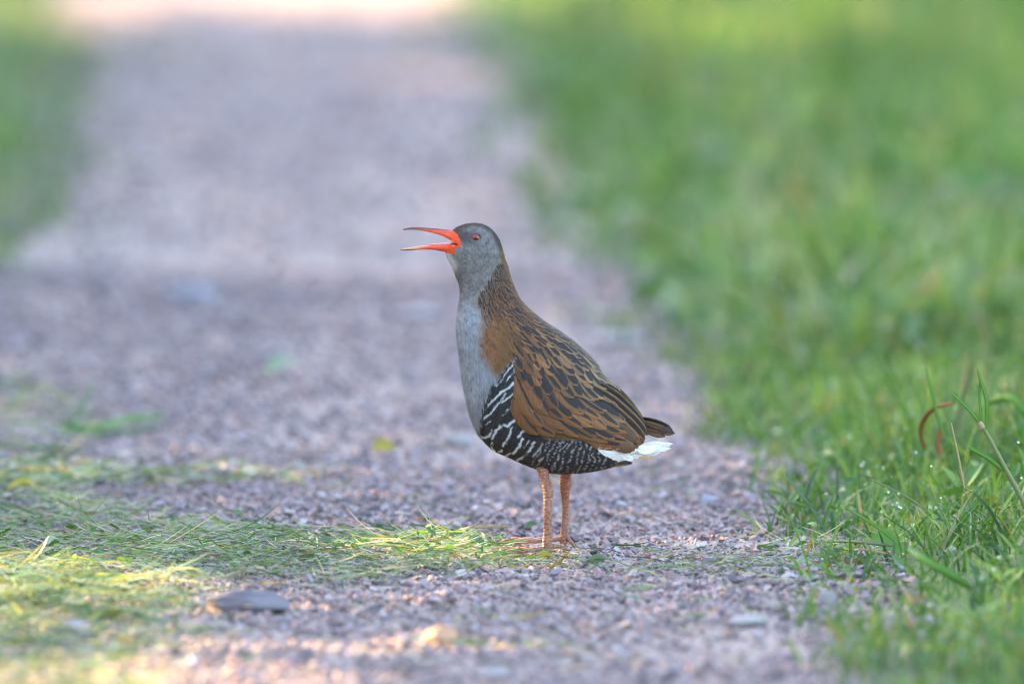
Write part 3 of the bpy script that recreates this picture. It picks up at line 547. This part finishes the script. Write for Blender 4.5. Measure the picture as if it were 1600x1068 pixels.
legs = [[(848, 716, NL, 15, 13), (849, 735, NL, 9.5, 9), (851, 746, NL, 7.6, 7), (855, 757, NL, 9.0, 8.5), (856.5, 766, NL, 8.8, 8.2), (856, 778, NL, 7.0, 6.2), (855.8, 800, NL, 6.6, 5.4), (855.5, 825, NL, 6.8, 5.4), (855, 842, NL, 8.0, 6.6), (855, 853, NL, 8.8, 8), (855, 860, NL, 7, 7.5)],
        [(886, 716, FL, 14, 13), (885, 738, FL, 9, 9), (884, 748, FL, 8.6, 8), (883.5, 758, FL, 8.9, 8.4), (883, 768, FL, 7.8, 7.2), (884, 790, FL, 5.6, 5.2), (883.5, 815, FL, 5.4, 5.0), (882, 835, FL, 6.4, 6), (881, 845, FL, 7.6, 7.2), (881, 852, FL, 6, 6.5)]]
for li, pts in enumerate(legs):
    pts = [(x_, y_, d_ * (.45 + .55 * float(sst(716, 800, y_))), a_, b_) for x_, y_, d_, a_, b_ in pts]
    lg = tube_obj('leg', pts, LEGM, bird, m=44, n=16)
    fx, fy, fdy = (854, 856, NL) if li == 0 else (880.5, 848, FL)
    sl = .0905 * 1.0                                   # pixels lower per pixel nearer on level ground
    def toe(dx, dz, r0):
        Lp = math.hypot(dx, dz); out = []
        for s_, h, rr in ((0, 3.2, 1.25), (.12, 3.6, 1.1), (.28, 1.6, .95), (.36, 2.2, 1.05), (.5, .9, .85), (.62, 1.5, .95), (.76, .6, .75), (.88, 1.1, .8), (.96, .6, .5), (1.0, -.4, .15)):
            out.append((fx + dx * s_, fy - h - rr * r0 * .25 + 1.5, fdy + dz * s_, r0 * rr, r0 * rr))
        return out
    for dx, dz, r0 in ((-104, -18, 3.7), (-92, -52, 3.5), (-88, 30, 3.5)) if li == 0 else ((-98, 12, 3.5), (-86, 46, 3.3), (-88, -30, 3.3)):
        tb = toe(dx, dz, r0); tube_obj('toe', tb, LEGM, lg, m=30, n=10)
    if li == 0: tube_obj('toe', [(857, 852, NL, 4.2, 4), (866, 850, NL + 4, 3.6, 3.4), (876, 851, NL + 8, 3.2, 3), (886, 855, NL + 12, 2.6, 2.6), (892, 857.5, NL + 14, 1.0, 1.0)], LEGM, lg, m=16, n=10)
    else: tube_obj('toe', [(882, 840, FL, 3.8, 3.6), (887, 843, FL - 5, 3.4, 3.2), (892, 849, FL - 9, 3, 2.8), (897, 855, FL - 12, 2.2, 2.2), (899, 858.5, FL - 13, .8, .8)], LEGM, lg, m=16, n=10)
# ---- bill
def mandible(name, top, bot, hw, colf, upper):
    m = 40; tp = smooth_path(top, m); bt = smooth_path(bot, m); h = np.interp(np.linspace(0, 1, m), np.linspace(0, 1, len(hw)), hw); th = np.linspace(0, 2 * math.pi, 20, endpoint=False); rings = []
    for i in range(m):
        c_ = (tp[i] + bt[i]) / 2; hv = (tp[i] - bt[i]) / 2; cs = np.cos(th); sn = np.sin(th); flat = cs < 0 if upper else cs > 0
        v_ = np.where(flat, np.sign(cs) * np.abs(cs) ** .5, cs); w_ = np.where(flat, np.sign(sn) * np.abs(sn) ** .55, np.sign(sn) * np.abs(sn) ** 1.1)
        rings.append(np.stack([c_[0] + hv[0] * v_, c_[1] + hv[1] * v_, w_ * h[i]], -1))
    V, Fq = loft(rings); return add(name, make_mesh(name, bp(V[:, 0], V[:, 1], V[:, 2]), Fq, True, {'Col': colf(V[:, 0], V[:, 1], V)}), BILL, bird)
def col_up(x, y, V):
    n_ = vnoise(x / 5, y / 3, 71); c = np.broadcast_to(np.array([.70, .075, .022]), (len(x), 3)) * (.75 + .4 * n_)[:, None]
    cul = np.interp(x, [630, 644, 663, 685, 707, 716], [357, 354.6, 355, 356.5, 358, 362]); d = y - cul
    c = mixc(c, sst(3.4, 1.6, d - .06 * np.maximum(0, 660 - x)) * .92, (.05, .035, .035)); c = mixc(c, sst(657, 636, x) * .85, (.10, .065, .05)); return c
def col_lo(x, y, V):
    n_ = vnoise(x / 6, y / 3, 72); c = np.broadcast_to(np.array([.72, .08, .028]), (len(x), 3)) * (.8 + .35 * n_)[:, None]
    c = mixc(c, sst(672, 640, x) * .8, (.62, .38, .16)); low = np.interp(x, [625, 658, 690], [390.5, 389, 392]) - y; c = mixc(c, sst(660, 634, x) * sst(1.4, .1, low), (.07, .05, .04)); return c
mandible('upper_mandible', [(629.5, 357.6), (644, 354.8), (663, 355.2), (685, 356.8), (703, 358.8), (712, 364), (717, 372)], [(630, 359.4), (645, 358.9), (660, 360.4), (676, 363.8), (691, 368.4), (703, 374.5), (714, 380)], [.5, 1.8, 2.8, 4.2, 6.8, 11.4, 14.8], col_up, True)
mandible('lower_mandible', [(625.5, 389.6), (645, 386), (662, 384), (680, 382.4), (696, 381), (707, 380.5), (715, 381)], [(626.5, 391), (644, 391.2), (660, 389.8), (678, 390.4), (692, 393), (704, 395), (711, 392)], [.6, 2.2, 3.4, 4.8, 7.0, 11.0, 13.6], col_lo, False)
t = MT('mouth_lining'); t.b.inputs['Base Color'].default_value = (.62, .20, .20, 1); t.b.inputs['Roughness'].default_value = .3; MOUTHM = t.m
tube_obj('tongue', [(712, 382.5, 0, 2.4, 4.5), (698, 381.6, 0, 1.9, 4), (682, 381.6, 0, 1.4, 2.6), (668, 382.4, 0, .5, .8)], MOUTHM, bird, m=16, n=10)
# pale gape flanges at the corners of the mouth
t = MT('gape_skin'); t.b.inputs['Base Color'].default_value = (.80, .30, .17, 1); t.b.inputs['Roughness'].default_value = .35; GAPE = t.m
for sg in (-1, 1): tube_obj('gape', [(704, 375.2, sg * 11.6, 1.0, .9), (712, 378.4, sg * 14.2, 1.2, 1), (719.5, 380.8, sg * 16.4, 1.5, 1.2), (715.5, 383.4, sg * 15, 1.2, 1), (706, 382.6, sg * 12.2, .8, .8)], GAPE, bird, m=20, n=8)
# ---- eyes
t = MT('eye_ball'); co = t.n('TexCoord').outputs['Object']; sx_ = t.n('SeparateXYZ'); t.l(co, sx_.inputs[0]); rr = t.math('SQRT', t.math('ADD', t.math('POWER', sx_.outputs[0], 2.0), t.math('POWER', sx_.outputs[2], 2.0)))
c = t.ramp(t.math('MULTIPLY', rr, PXM / 10), [(.0, (.004, .003, .003)), (.25, (.006, .004, .004)), (.31, (.20, .02, .015)), (.56, (.25, .035, .022)), (.70, (.12, .018, .014)), (.80, (.02, .012, .012))]); t.l(c, t.b.inputs['Base Color']); t.b.inputs['Roughness'].default_value = .05; t.b.inputs['Specular IOR Level'].default_value = .5; EYE = t.m
t = MT('eyelid_skin'); t.b.inputs['Base Color'].default_value = (.045, .03, .03, 1); t.b.inputs['Roughness'].default_value = .5; LID = t.m
for sg in (-1, 1):
    pc = S(np.array(3.05), np.array(0.9)); ex, ey = 743, 370.6
    # surface depth at the eye
    gi = np.argmin((SP[..., 0] - ex) ** 2 + (SP[..., 1] - ey) ** 2 + 1e6 * (SP[..., 2] > 0)); dep = abs(SP.reshape(-1, 3)[gi, 2])
    th = np.linspace(0, math.pi, 17); ph = np.linspace(0, 2 * math.pi, 24, endpoint=False); r_ = 8.0 / PXM
    rings = [np.stack([r_ * math.sin(max(a_, 1e-3)) * np.cos(ph), 0 * ph + sg * r_ * .62 * math.cos(a_), r_ * math.sin(max(a_, 1e-3)) * np.sin(ph)], -1) for a_ in th]
    V, Fq = loft(rings); e_ = add('eye', make_mesh('eye', V, Fq, True), EYE, bird, loc=bp(ex, ey, sg * (dep - 3.4)))
    a_ = np.linspace(0, 2 * math.pi, 30); lid = [(7.7 * math.cos(q_) * (1.05), 7.1 * math.sin(q_), sg * 2.1, .85, .85) for q_ in a_]
    V, Fq = tube(np.array(lid) + np.array([0, 0, 0, 0, 0]), m=48, n=8); V = V / PXM; V = np.stack([V[:, 0], V[:, 2], -V[:, 1]], -1)
    add('eyelid', make_mesh('eyelid', V, Fq, True), LID, e_)

# ------------------------------------------------------------------ single stones, leaves and blades
def rock(px, py, wpx, hpx, m, label, cat='stone', name='stone', seed=0, depth=.7, group=None):
    """a stone sitting on the ground with its foot at the photo pixel px,py"""
    rs = np.random.default_rng(seed + 100); g = ground(px, py); g[2] = zf(g[0], g[1]); sc_ = g[1] / F; wx, hz = wpx * sc_ * .5, hpx * sc_
    th = np.linspace(0, math.pi, 15); ph = np.linspace(0, 2 * math.pi, 28, endpoint=False); T_, P_ = np.meshgrid(th, ph, indexing='ij')
    d = np.stack([np.sin(T_) * np.cos(P_), np.sin(T_) * np.sin(P_), np.cos(T_)], -1)
    pl = rs.normal(size=(9, 3)); pl /= np.linalg.norm(pl, axis=1)[:, None]; r = np.min(np.where(d @ pl.T > .05, rs.uniform(.72, .95, 9) / np.maximum(d @ pl.T, .05), 9), -1); r = np.minimum(r, 1.08)
    r = r * (1 + .16 * (vnoise(P_ * 2.5, T_ * 4, seed) - .5) + .12 * (vnoise(P_ * 7, T_ * 9, seed + 1) - .5)); v = d * r[..., None] * np.array([wx, wx * depth, hz * .62]); v[..., 2] += hz * .38
    I = np.arange(v[..., 0].size).reshape(T_.shape); J = np.roll(I, -1, 1); Q = np.stack([I[:-1], I[1:], J[1:], J[:-1]], -1).reshape(-1, 4)
    me = make_mesh(name, v.reshape(-1, 3), Q, True)
    me.set_sharp_from_angle(angle=math.radians(28))
    return add(name, me, m, None, label, cat, group, None, g)
rock(386, 950, 142, 32, ROCK, 'large flat dark grey rock bedded in gravel below the mown grass', 'rock', 'rock', 1, .6)
rock(690, 1001, 52, 25, OCHRE, 'ochre orange stone chip lying alone on the gravel', seed=2)
rock(771, 1057, 50, 13, PALE, 'small pale flat stone on open gravel beside the ochre chip', seed=3)
rock(1170, 974, 60, 14, PALE, 'pale flat angular stone on gravel in front of the tall verge grass', seed=4)
rock(156, 760, 19, 19, ROCK, 'small round dark pebble beside the mown grass', 'pebble', 'pebble', 5)
rock(120, 990, 56, 24, PALE, 'whitish stone among sunlit yellow clippings', seed=6)
rock(300, 468, 84, 24, BLUEST, 'broad bluish grey stone far along the path', seed=7)
rock(655, 502, 76, 18, PALE, 'pale flat stone on the far path beside the bird', seed=8)
rock(955, 533, 80, 17, PALE, 'long pale grey stone on the path behind the back of the bird', seed=9)
rock(715, 700, 44, 20, PALE, 'pale stone just behind the breast of the bird', seed=10)
rock(1292, 950, 30, 27, PURPLE, 'rounded purplish stone at the foot of the verge grass', seed=11)
rock(1105, 787, 30, 13, BLUEST, 'small bluish stone on the gravel behind the tail', seed=12)
rock(205, 912, 22, 14, BLUEST, 'small blue grey stone poking out of the mown grass', 'pebble', 'pebble', 13)
rock(262, 910, 24, 13, PURPLE, 'small purple grey stone poking out of the mown grass', 'pebble', 'pebble', 14)
rock(570, 805, 20, 12, ROCK, 'small dark stone between the mown grass and the bird', 'pebble', 'pebble', 15)

def ribbon(name, pts, wpx, m, label, cat, group=None, tipw=.15, fold=.3, flat=0.0, segs=14):
    """a blade through photo pixels; each point is (px, py, Y) or (px, py) = lying on the ground there"""
    P = []
    for p in pts:
        if len(p) == 3: P.append(at(*p))
        else: g = ground(*p); g[2] = zf(g[0], g[1]) + .004; P.append(g)
    P = smooth_path(np.array(P), segs); o = P[0].copy(); n_ = len(P); s = np.linspace(0, 1, n_); sc_ = P[:, 1].mean() / F; w = wpx * sc_ * .5 * np.minimum(1, .55 + 2.2 * s) * (tipw + (1 - tipw) * np.sqrt(np.clip(1 - s ** 3, 0, 1)))
    d = np.gradient(P, axis=0); d /= np.linalg.norm(d, axis=1)[:, None]; face = np.array([.15, -1 + flat, .25 + flat]); side = np.cross(d, face); side /= np.linalg.norm(side, axis=1)[:, None]; nn = np.cross(side, d)
    th = .10 * w
    A, B, Cc = P - side * w[:, None] + nn * (w * fold)[:, None], P, P + side * w[:, None] + nn * (w * fold)[:, None]
    V = np.concatenate([A, B, Cc, B - nn * (th + 1e-4)[:, None]]) - o; i = np.arange(n_ - 1)
    q = lambda a, b: np.stack([a * n_ + i, a * n_ + i + 1, b * n_ + i + 1, b * n_ + i], -1)
    return add(name, make_mesh(name, V, np.concatenate([q(0, 1), q(1, 2), q(3, 0), q(2, 3)]), True), m, None, label, cat, group, None, o)
def leaf(name, px, py, lpx, wpx, m, label, cat='leaf', ang=0.0, tilt=.35, z=.004, bend=.15):
    """one broad leaf lying on the ground, tilted towards the viewer"""
    g = ground(px, py); g[2] = zf(g[0], g[1]) + z; sc_ = g[1] / F; L, Wd = lpx * sc_, wpx * sc_
    s, w = np.meshgrid(np.linspace(0, 1, 13), np.linspace(-1, 1, 7), indexing='ij'); hw = np.sin(np.pi * s ** .75) ** .8 * (1 + .08 * np.sin(s * 40)) * .5 * Wd
    x = (s - .5) * L; y = w * hw; zz = .12 * L * np.abs(w) * hw / (Wd * .5 + 1e-9) - bend * L * (s - .5) ** 2 + .02 * L * np.sin(s * 9 + w * 3)
    ca, sa, ct, st = math.cos(ang), math.sin(ang), math.cos(tilt), math.sin(tilt)
    V = np.stack([x * ca - y * sa, (x * sa + y * ca) * ct - zz * st * 0, (x * sa + y * ca) * st + zz + Wd * .5 * abs(st) * .9], -1).reshape(-1, 3)
    I = np.arange(s.size).reshape(s.shape); Q = np.stack([I[:-1, :-1], I[1:, :-1], I[1:, 1:], I[:-1, 1:]], -1).reshape(-1, 4)
    V = np.concatenate([V, V - np.array([0, 0, 3e-4])]); Q = np.concatenate([Q, Q[:, ::-1] + s.size])
    return add(name, make_mesh(name, V, Q, True), m, None, label, cat, None, None, g)
leaf('fallen_leaf', 600, 716, 38, 24, YELLEAF, 'small yellow leaf lying alone on the path behind the bird', tilt=.8)
leaf('fallen_leaf', 852, 879, 26, 16, YELLEAF, 'yellow green leaf at the front toes of the bird', ang=.3, tilt=.9, z=.003)
leaf('fallen_leaf', 438, 588, 56, 26, PALEGREEN, 'pale green leaf lying far back on the open path', ang=.5, tilt=.7)
leaf('fallen_leaf', 36, 788, 50, 24, YELLEAF, 'yellowing fresh leaf on top of the mown grass', ang=.2, tilt=.35, z=.010, bend=.5)
leaf('fallen_leaf', 745, 862, 34, 17, DUSKY, 'dark green crumpled leaf at the tip of the mown grass', ang=-.3, tilt=.8, z=.006)
leaf('fallen_leaf', 934, 888, 36, 11, DUSKY, 'grey green pointed leaf behind the heel of the bird', ang=.1, tilt=.6)
leaf('fallen_leaf', 831, 829, 22, 11, DUSKY, 'small curled green leaf on gravel before the legs of the bird', ang=.4, tilt=.9)
leaf('fallen_leaf', 82, 868, 24, 12, PALEGREEN, 'small pale leaf caught in the mown grass', ang=.6, tilt=.5, z=.010, bend=.6)
leaf('fallen_leaf', 510, 867, 26, 12, DUSKY, 'dark green leaf lying flat on the mown grass beyond the dark rock', ang=-.2, tilt=.7, z=.009)
leaf('fallen_leaf', 1388, 880, 62, 34, LIME, 'broad green plantain leaf at the foot of the verge grass', ang=-.5, tilt=1.0, z=.006)
leaf('fallen_leaf', 1255, 892, 26, 12, PALEGREEN, 'pale grey green leaf on dry strands by the verge', ang=.0, tilt=.8)
ribbon('cut_blade', [(98, 680), (150, 668, 9.87), (205, 655, 9.95), (262, 648, 10.0)], 15, LIME, 'wide bright green cut grass blade lying on bare path', 'grass blade')
ribbon('cut_blade', [(120, 684), (190, 676, 9.84), (250, 672)], 10, DUSKY, 'greyish cut blade lying under the wide bright green blade', 'grass blade')
ribbon('cut_blade', [(-30, 694), (60, 700, 9.72), (130, 712)], 12, DUSKY, 'dull green cut blade lying between the mown grass and the bright blade', 'grass blade')
ribbon('cut_blade', [(768, 970), (810, 965, 8.50), (852, 966)], 8, STRAW, 'whitish dry blade lying across open gravel', 'grass blade', None, .5)
ribbon('cut_blade', [(225, 826), (242, 812, 9.16), (262, 790, 9.18)], 5, STRAW, 'short straw stalk sticking up out of the mown grass', 'stalk', None, .6)
ribbon('cut_blade', [(398, 880, 8.9), (430, 850, 8.9), (475, 824, 8.9)], 2.4, STRAW, 'thin pale stalk rising at a slant from the mown grass', 'stalk', None, .5)
ribbon('cut_blade', [(255, 890), (275, 884, 8.86), (298, 882)], 7, ORANGE, 'short orange dead blade lying on the mown grass', 'grass blade', None, .4)
ribbon('cut_blade', [(60, 862, 8.92), (68, 890, 8.92), (74, 912)], 4, STRAW, 'bent straw stalk hanging down the edge of the mown grass', 'stalk', None, .6)
ribbon('cut_blade', [(305, 894), (320, 905, 8.79), (330, 920)], 3.5, STRAW, 'short pale stalk leaning from mown grass towards the dark rock', 'stalk', None, .6)
ribbon('cut_blade', [(500, 880), (545, 873, 8.91), (600, 877, 8.9), (650, 883)], 8, DUSKY, 'long flat green blade along the edge of the mown grass', 'grass blade')
ribbon('cut_blade', [(790, 892), (840, 890, 8.84), (870, 880, 8.84), (890, 860, 8.84)], 5.5, YELLEAF, 'yellow green blade rising beside the toes of the bird', 'grass blade', None, .3)
ribbon('cut_blade', [(651, 850, 8.98), (653, 838, 8.98), (652, 826, 8.98)], 4, DUSKY, 'short dark upright shoot in the sunlit clippings', 'shoot')
ribbon('cut_blade', [(668, 852, 8.98), (673, 840, 8.98), (678, 828, 8.98)], 4.5, DUSKY, 'dark leaning shoot in the sunlit clippings', 'shoot')
ribbon('cut_blade', [(730, 826), (765, 823, 9.10), (800, 828)], 5, STRAW, 'yellowed strand lying on gravel before the legs of the bird', 'grass blade', None, .5)
ribbon('cut_blade', [(1170, 842), (1195, 837, 9.05), (1215, 838)], 4.5, STRAW, 'pale straw piece on gravel near the verge', 'straw', None, .6)
ribbon('cut_blade', [(700, 1010), (800, 1006, 8.35), (905, 1012)], 6, LIME, 'blurred green blade lying on gravel beyond the white stone', 'grass blade', None, .4)
# distinct plants of the verge
YT = 8.90
ribbon('dead_blade', [(1444, 700, 9.22), (1438, 672, 9.21), (1447, 650, 9.20), (1466, 635, 9.19), (1490, 630, 9.18)], 7, ORANGE, 'curled orange dead blade arching over the verge grass', 'dead blade', None, .4)
ribbon('dead_blade', [(1470, 712, 9.25), (1466, 690, 9.25), (1470, 668, 9.25)], 8, ORANGE, 'short upright brown dead blade under the curled orange one', 'dead blade', None, .3)
ribbon('dead_blade', [(1268, 886), (1300, 882, 8.84), (1322, 878, 8.82), (1344, 874, 8.82)], 6, ORANGE, 'orange tipped blade lying flat at the edge of the verge', 'dead blade', None, .5)
ribbon('dead_blade', [(1343, 892), (1346, 872, 8.80), (1348, 858, 8.79), (1385, 864, 8.79)], 4.5, STRAW, 'broken straw stalk bent sharply at the edge of the verge', 'stalk', None, .6)
ribbon('dead_blade', [(1404, 907, 8.66), (1415, 926, 8.62), (1428, 942, 8.60)], 8, ORANGE, 'orange dry blade hanging down onto gravel at the verge', 'dead blade', None, .5)
ribbon('dead_blade', [(1365, 950, 8.56), (1366, 940, 8.56), (1382, 930, 8.57)], 7, STRAW, 'short curved cream husk on gravel below the verge', 'husk', None, .6)
ribbon('broad_blade', [(1520, 918, 8.58), (1480, 895, 8.55), (1445, 874, 8.55), (1418, 856, 8.57)], 15, LIME, 'wide soft green blade leaning out over the verge edge', 'grass blade', None, .2)
ribbon('broad_blade', [(1395, 852, 8.84), (1340, 846, 8.86), (1280, 845, 8.9)], 6, DUSKY, 'long grey green blade reaching flat over the gravel', 'grass blade')
ribbon('broad_blade', [(1405, 850, 8.84), (1370, 822, 8.85), (1320, 792, 8.86)], 6, LIME, 'straight green blade with a dewdrop at its tip by the path', 'grass blade')
ribbon('broad_blade', [(1450, 798, 8.95), (1410, 772, 8.95), (1357, 747, 8.95)], 4, STEMM, 'thin pointed blade slanting low over the verge', 'grass blade')
ribbon('broad_blade', [(1290, 830, 9.05), (1258, 780, 9.06), (1222, 738, 9.08)], 6, DUSKY, 'dark green blade arching from the verge over gravel', 'grass blade')
ribbon('broad_blade', [(1475, 680, 9.15), (1460, 630, 9.15), (1446, 572, 9.15)], 6, LIME, 'tall slim green blade beside the curled orange one', 'grass blade')
ribbon('broad_blade', [(1610, 655, 9.35), (1580, 622, 9.36), (1540, 630, 9.38)], 17, LIME, 'broad bright green leaf behind the jointed grass stem', 'grass blade')
ribbon('broad_blade', [(1490, 690, 9.3), (1505, 620, 9.3), (1522, 565, 9.3)], 8, STEMM, 'brown tinged grass shoot standing behind the curled orange blade', 'grass blade')
ribbon('broad_blade', [(1508, 772, 8.93), (1500, 725, 8.93), (1486, 660, 8.93)], 3.5, STRAW, 'thin reddish stalk standing among the verge grass', 'stalk', None, .5)
# jointed grass stem with blades
def stem_plant():
    root = bpy.data.objects.new('grass_stem', None); C.objects.link(root); b0 = at(1612, 808, YT - .02); root.location = b0
    root['label'] = 'tall jointed grass stem with pale node and spreading blades in the verge'; root['category'] = 'grass plant'
    def part(name, pts, r, m):
        P = smooth_path(np.array([at(x, y, YT - .02) for x, y in pts]), 16); th = np.linspace(0, 2 * math.pi, 8, endpoint=False); rings = []
        for i in range(16):
            d = P[min(i + 1, 15)] - P[max(i - 1, 0)]; d /= np.linalg.norm(d); a_ = np.cross(d, [0, 1.0, 0]); a_ /= np.linalg.norm(a_); b_ = np.cross(d, a_); rr = r * (YT / F) * (1 - .25 * i / 15); rings.append(P[i] + np.outer(np.cos(th), a_) * rr + np.outer(np.sin(th), b_) * rr)
        V, Fq = loft(rings); return add(name, make_mesh(name, V - b0, Fq, True), m, root)
    part('culm', [(1612, 812), (1592, 770), (1572, 734), (1552, 696), (1534, 664)], 4.2, STEMM)
    part('node', [(1536, 668), (1533, 663), (1530, 659)], 4.6, STRAW)
    for pts, w in (([(1534, 664), (1514, 640), (1487, 614)], 6), ([(1540, 674), (1542, 630), (1534, 600), (1526, 576)], 7), ([(1534, 664), (1530, 620), (1531, 596)], 4), ([(1571, 736), (1545, 716), (1512, 698)], 9)):
        o = ribbon('blade', [(x, y, YT - .02) for x, y in pts], w, LIME, None, None); wl = o.location.copy(); o.parent = root; o.location = wl - Vector(b0)
stem_plant()
# dew
dx_, dy_ = [], []
n = 260; y = R.uniform(8.55, 10.4, n); x = xr(y) + .02 + R.random(n) ** 1.3 * .36; z = zf(x, y) + R.uniform(.014, .05, n); r = R.uniform(.0003, .0008, n)
th = np.linspace(0, math.pi, 6); ph = np.linspace(0, 2 * math.pi, 8, endpoint=False); T_, P_ = np.meshgrid(th, ph, indexing='ij'); sph = np.stack([np.sin(T_) * np.cos(P_), np.sin(T_) * np.sin(P_), np.cos(T_)], -1).reshape(-1, 3)
I = np.arange(48).reshape(6, 8); J = np.roll(I, -1, 1); Qs = np.stack([I[:-1], I[1:], J[1:], J[:-1]], -1).reshape(-1, 4)
V = (sph[None] * r[:, None, None] + np.stack([x, y, z], -1)[:, None]).reshape(-1, 3)
t = MT('dew_water'); t.b.inputs['Base Color'].default_value = (1, 1, 1, 1); t.b.inputs['Roughness'].default_value = .0; t.b.inputs['IOR'].default_value = 1.33; t.b.inputs['Transmission Weight'].default_value = .85; t.b.inputs['Coat Weight'].default_value = 1.0
add('dew_drops', make_mesh('dew_drops', V, (Qs[None] + (np.arange(n) * 48)[:, None, None]).reshape(-1, 4), True), t.m, kind='stuff', cat='dew', label='tiny glinting dew drops hanging on the verge grass')

# ------------------------------------------------------------------ unseen leaf screen added to shade the scene, with holes cut for sun patches
gobo_hedge = bpy.data.objects.new('gobo_hedge', None); C.objects.link(gobo_hedge); gobo_hedge.location = (-1.75, 13, 0)
gobo_hedge['label'] = 'unseen leaf screen added to shade the bird, gaps cut for sun patches'; gobo_hedge['category'] = 'gobo_hedge'
# patches of the ground the sun reaches through gaps cut in the added leaves: photo pixel centre, half size in pixels
GAPS = [(560, -12, 330, 34), (70, 20, 190, 38), (660, 118, 130, 10), (690, 860, 150, 30), (60, 936, 360, 56), (60, 1060, 560, 46), (400, 1003, 330, 14), (430, 1034, 260, 10), (640, 984, 90, 9), (1310, 110, 110, 30), (1480, 85, 140, 32), (1000, 0, 260, 40), (1180, 200, 70, 16), (1100, 640, 60, 8), (1420, 330, 70, 16), (1050, 838, 130, 6)]
n = 150000
hx = R.uniform(-2.25, -1.30, n); hy = R.uniform(7.0, 26.0, n); hz = R.random(n) * (1.02 + .25 * vnoise(hy * .9, hy * 0, 81))
edge_ = (np.abs(hx + 1.75) < .45 * (.75 + .5 * vnoise(hy * 3, hz * 3, 82))); hx, hy, hz = hx[edge_], hy[edge_], hz[edge_]
tt = hz / SUN[2]; gx_, gy_ = hx - SUN[0] * tt, hy - SUN[1] * tt
ppx, ppy = to_px(np.stack([gx_, gy_, 0 * gx_], -1)); keep = np.ones(len(hx), bool)
for cx, cy, rx, ry in GAPS:
    wob = .5 + 1.0 * vnoise(ppx / max(rx * .22, 12), ppy / max(ry * .5, 4), 83)
    keep &= ~((((ppx - cx) / rx) ** 2 + ((ppy - cy) / ry) ** 2 < wob) & (ppy < 1400))
hx, hy, hz = hx[keep], hy[keep], hz[keep]; m = len(hx)
ln = R.uniform(.045, .075, m); az = R.uniform(0, 6.28, m); el = R.uniform(-.6, .9, m)
D = np.stack([np.cos(az) * np.cos(el), np.sin(az) * np.cos(el), np.sin(el)], -1); Sd = np.cross(D, R.normal(size=(m, 3))); Sd /= np.linalg.norm(Sd, axis=1)[:, None]; c0 = np.stack([hx, hy, hz], -1)
V = np.stack([c0 - D * ln[:, None] * .5, c0 + Sd * ln[:, None] * .32, c0 + D * ln[:, None] * .5, c0 - Sd * ln[:, None] * .32], 1).reshape(-1, 3)
add('gobo_foliage', make_mesh('gobo_foliage', V - np.array([-1.75, 13, 0]), (np.array([[0, 1, 2, 3]])[None] + (np.arange(m) * 4)[:, None, None]).reshape(-1, 4)), GOBO_LEAF, gobo_hedge, kind='stuff')
t = MT('gobo_hedge_bark'); t.l(t.ramp(t.noise(30, 4, .6, t.pos()), [(.3, (.06, .045, .03)), (.7, (.14, .11, .08))]), t.b.inputs['Base Color']); t.b.inputs['Roughness'].default_value = .9  # stems invented to carry the added shade leaves
for i, y in enumerate(np.arange(7.4, 26, .9)):
    P = smooth_path(np.array([(-1.75 + R.normal(0, .1), y, -.02), (-1.75 + R.normal(0, .1), y + R.normal(0, .08), .35), (-1.75 + R.normal(0, .12), y + R.normal(0, .15), .7), (-1.75 + R.normal(0, .15), y + R.normal(0, .2), 1.05)]), 12); th = np.linspace(0, 2 * math.pi, 7, endpoint=False)
    V, Fq = loft([P[k] + np.stack([np.cos(th), np.sin(th), 0 * th], -1) * (.024 - .0017 * k) for k in range(12)])
    add('gobo_trunk', make_mesh('gobo_trunk', V - np.array([-1.75, 13, 0]), Fq, True), t.m, gobo_hedge)
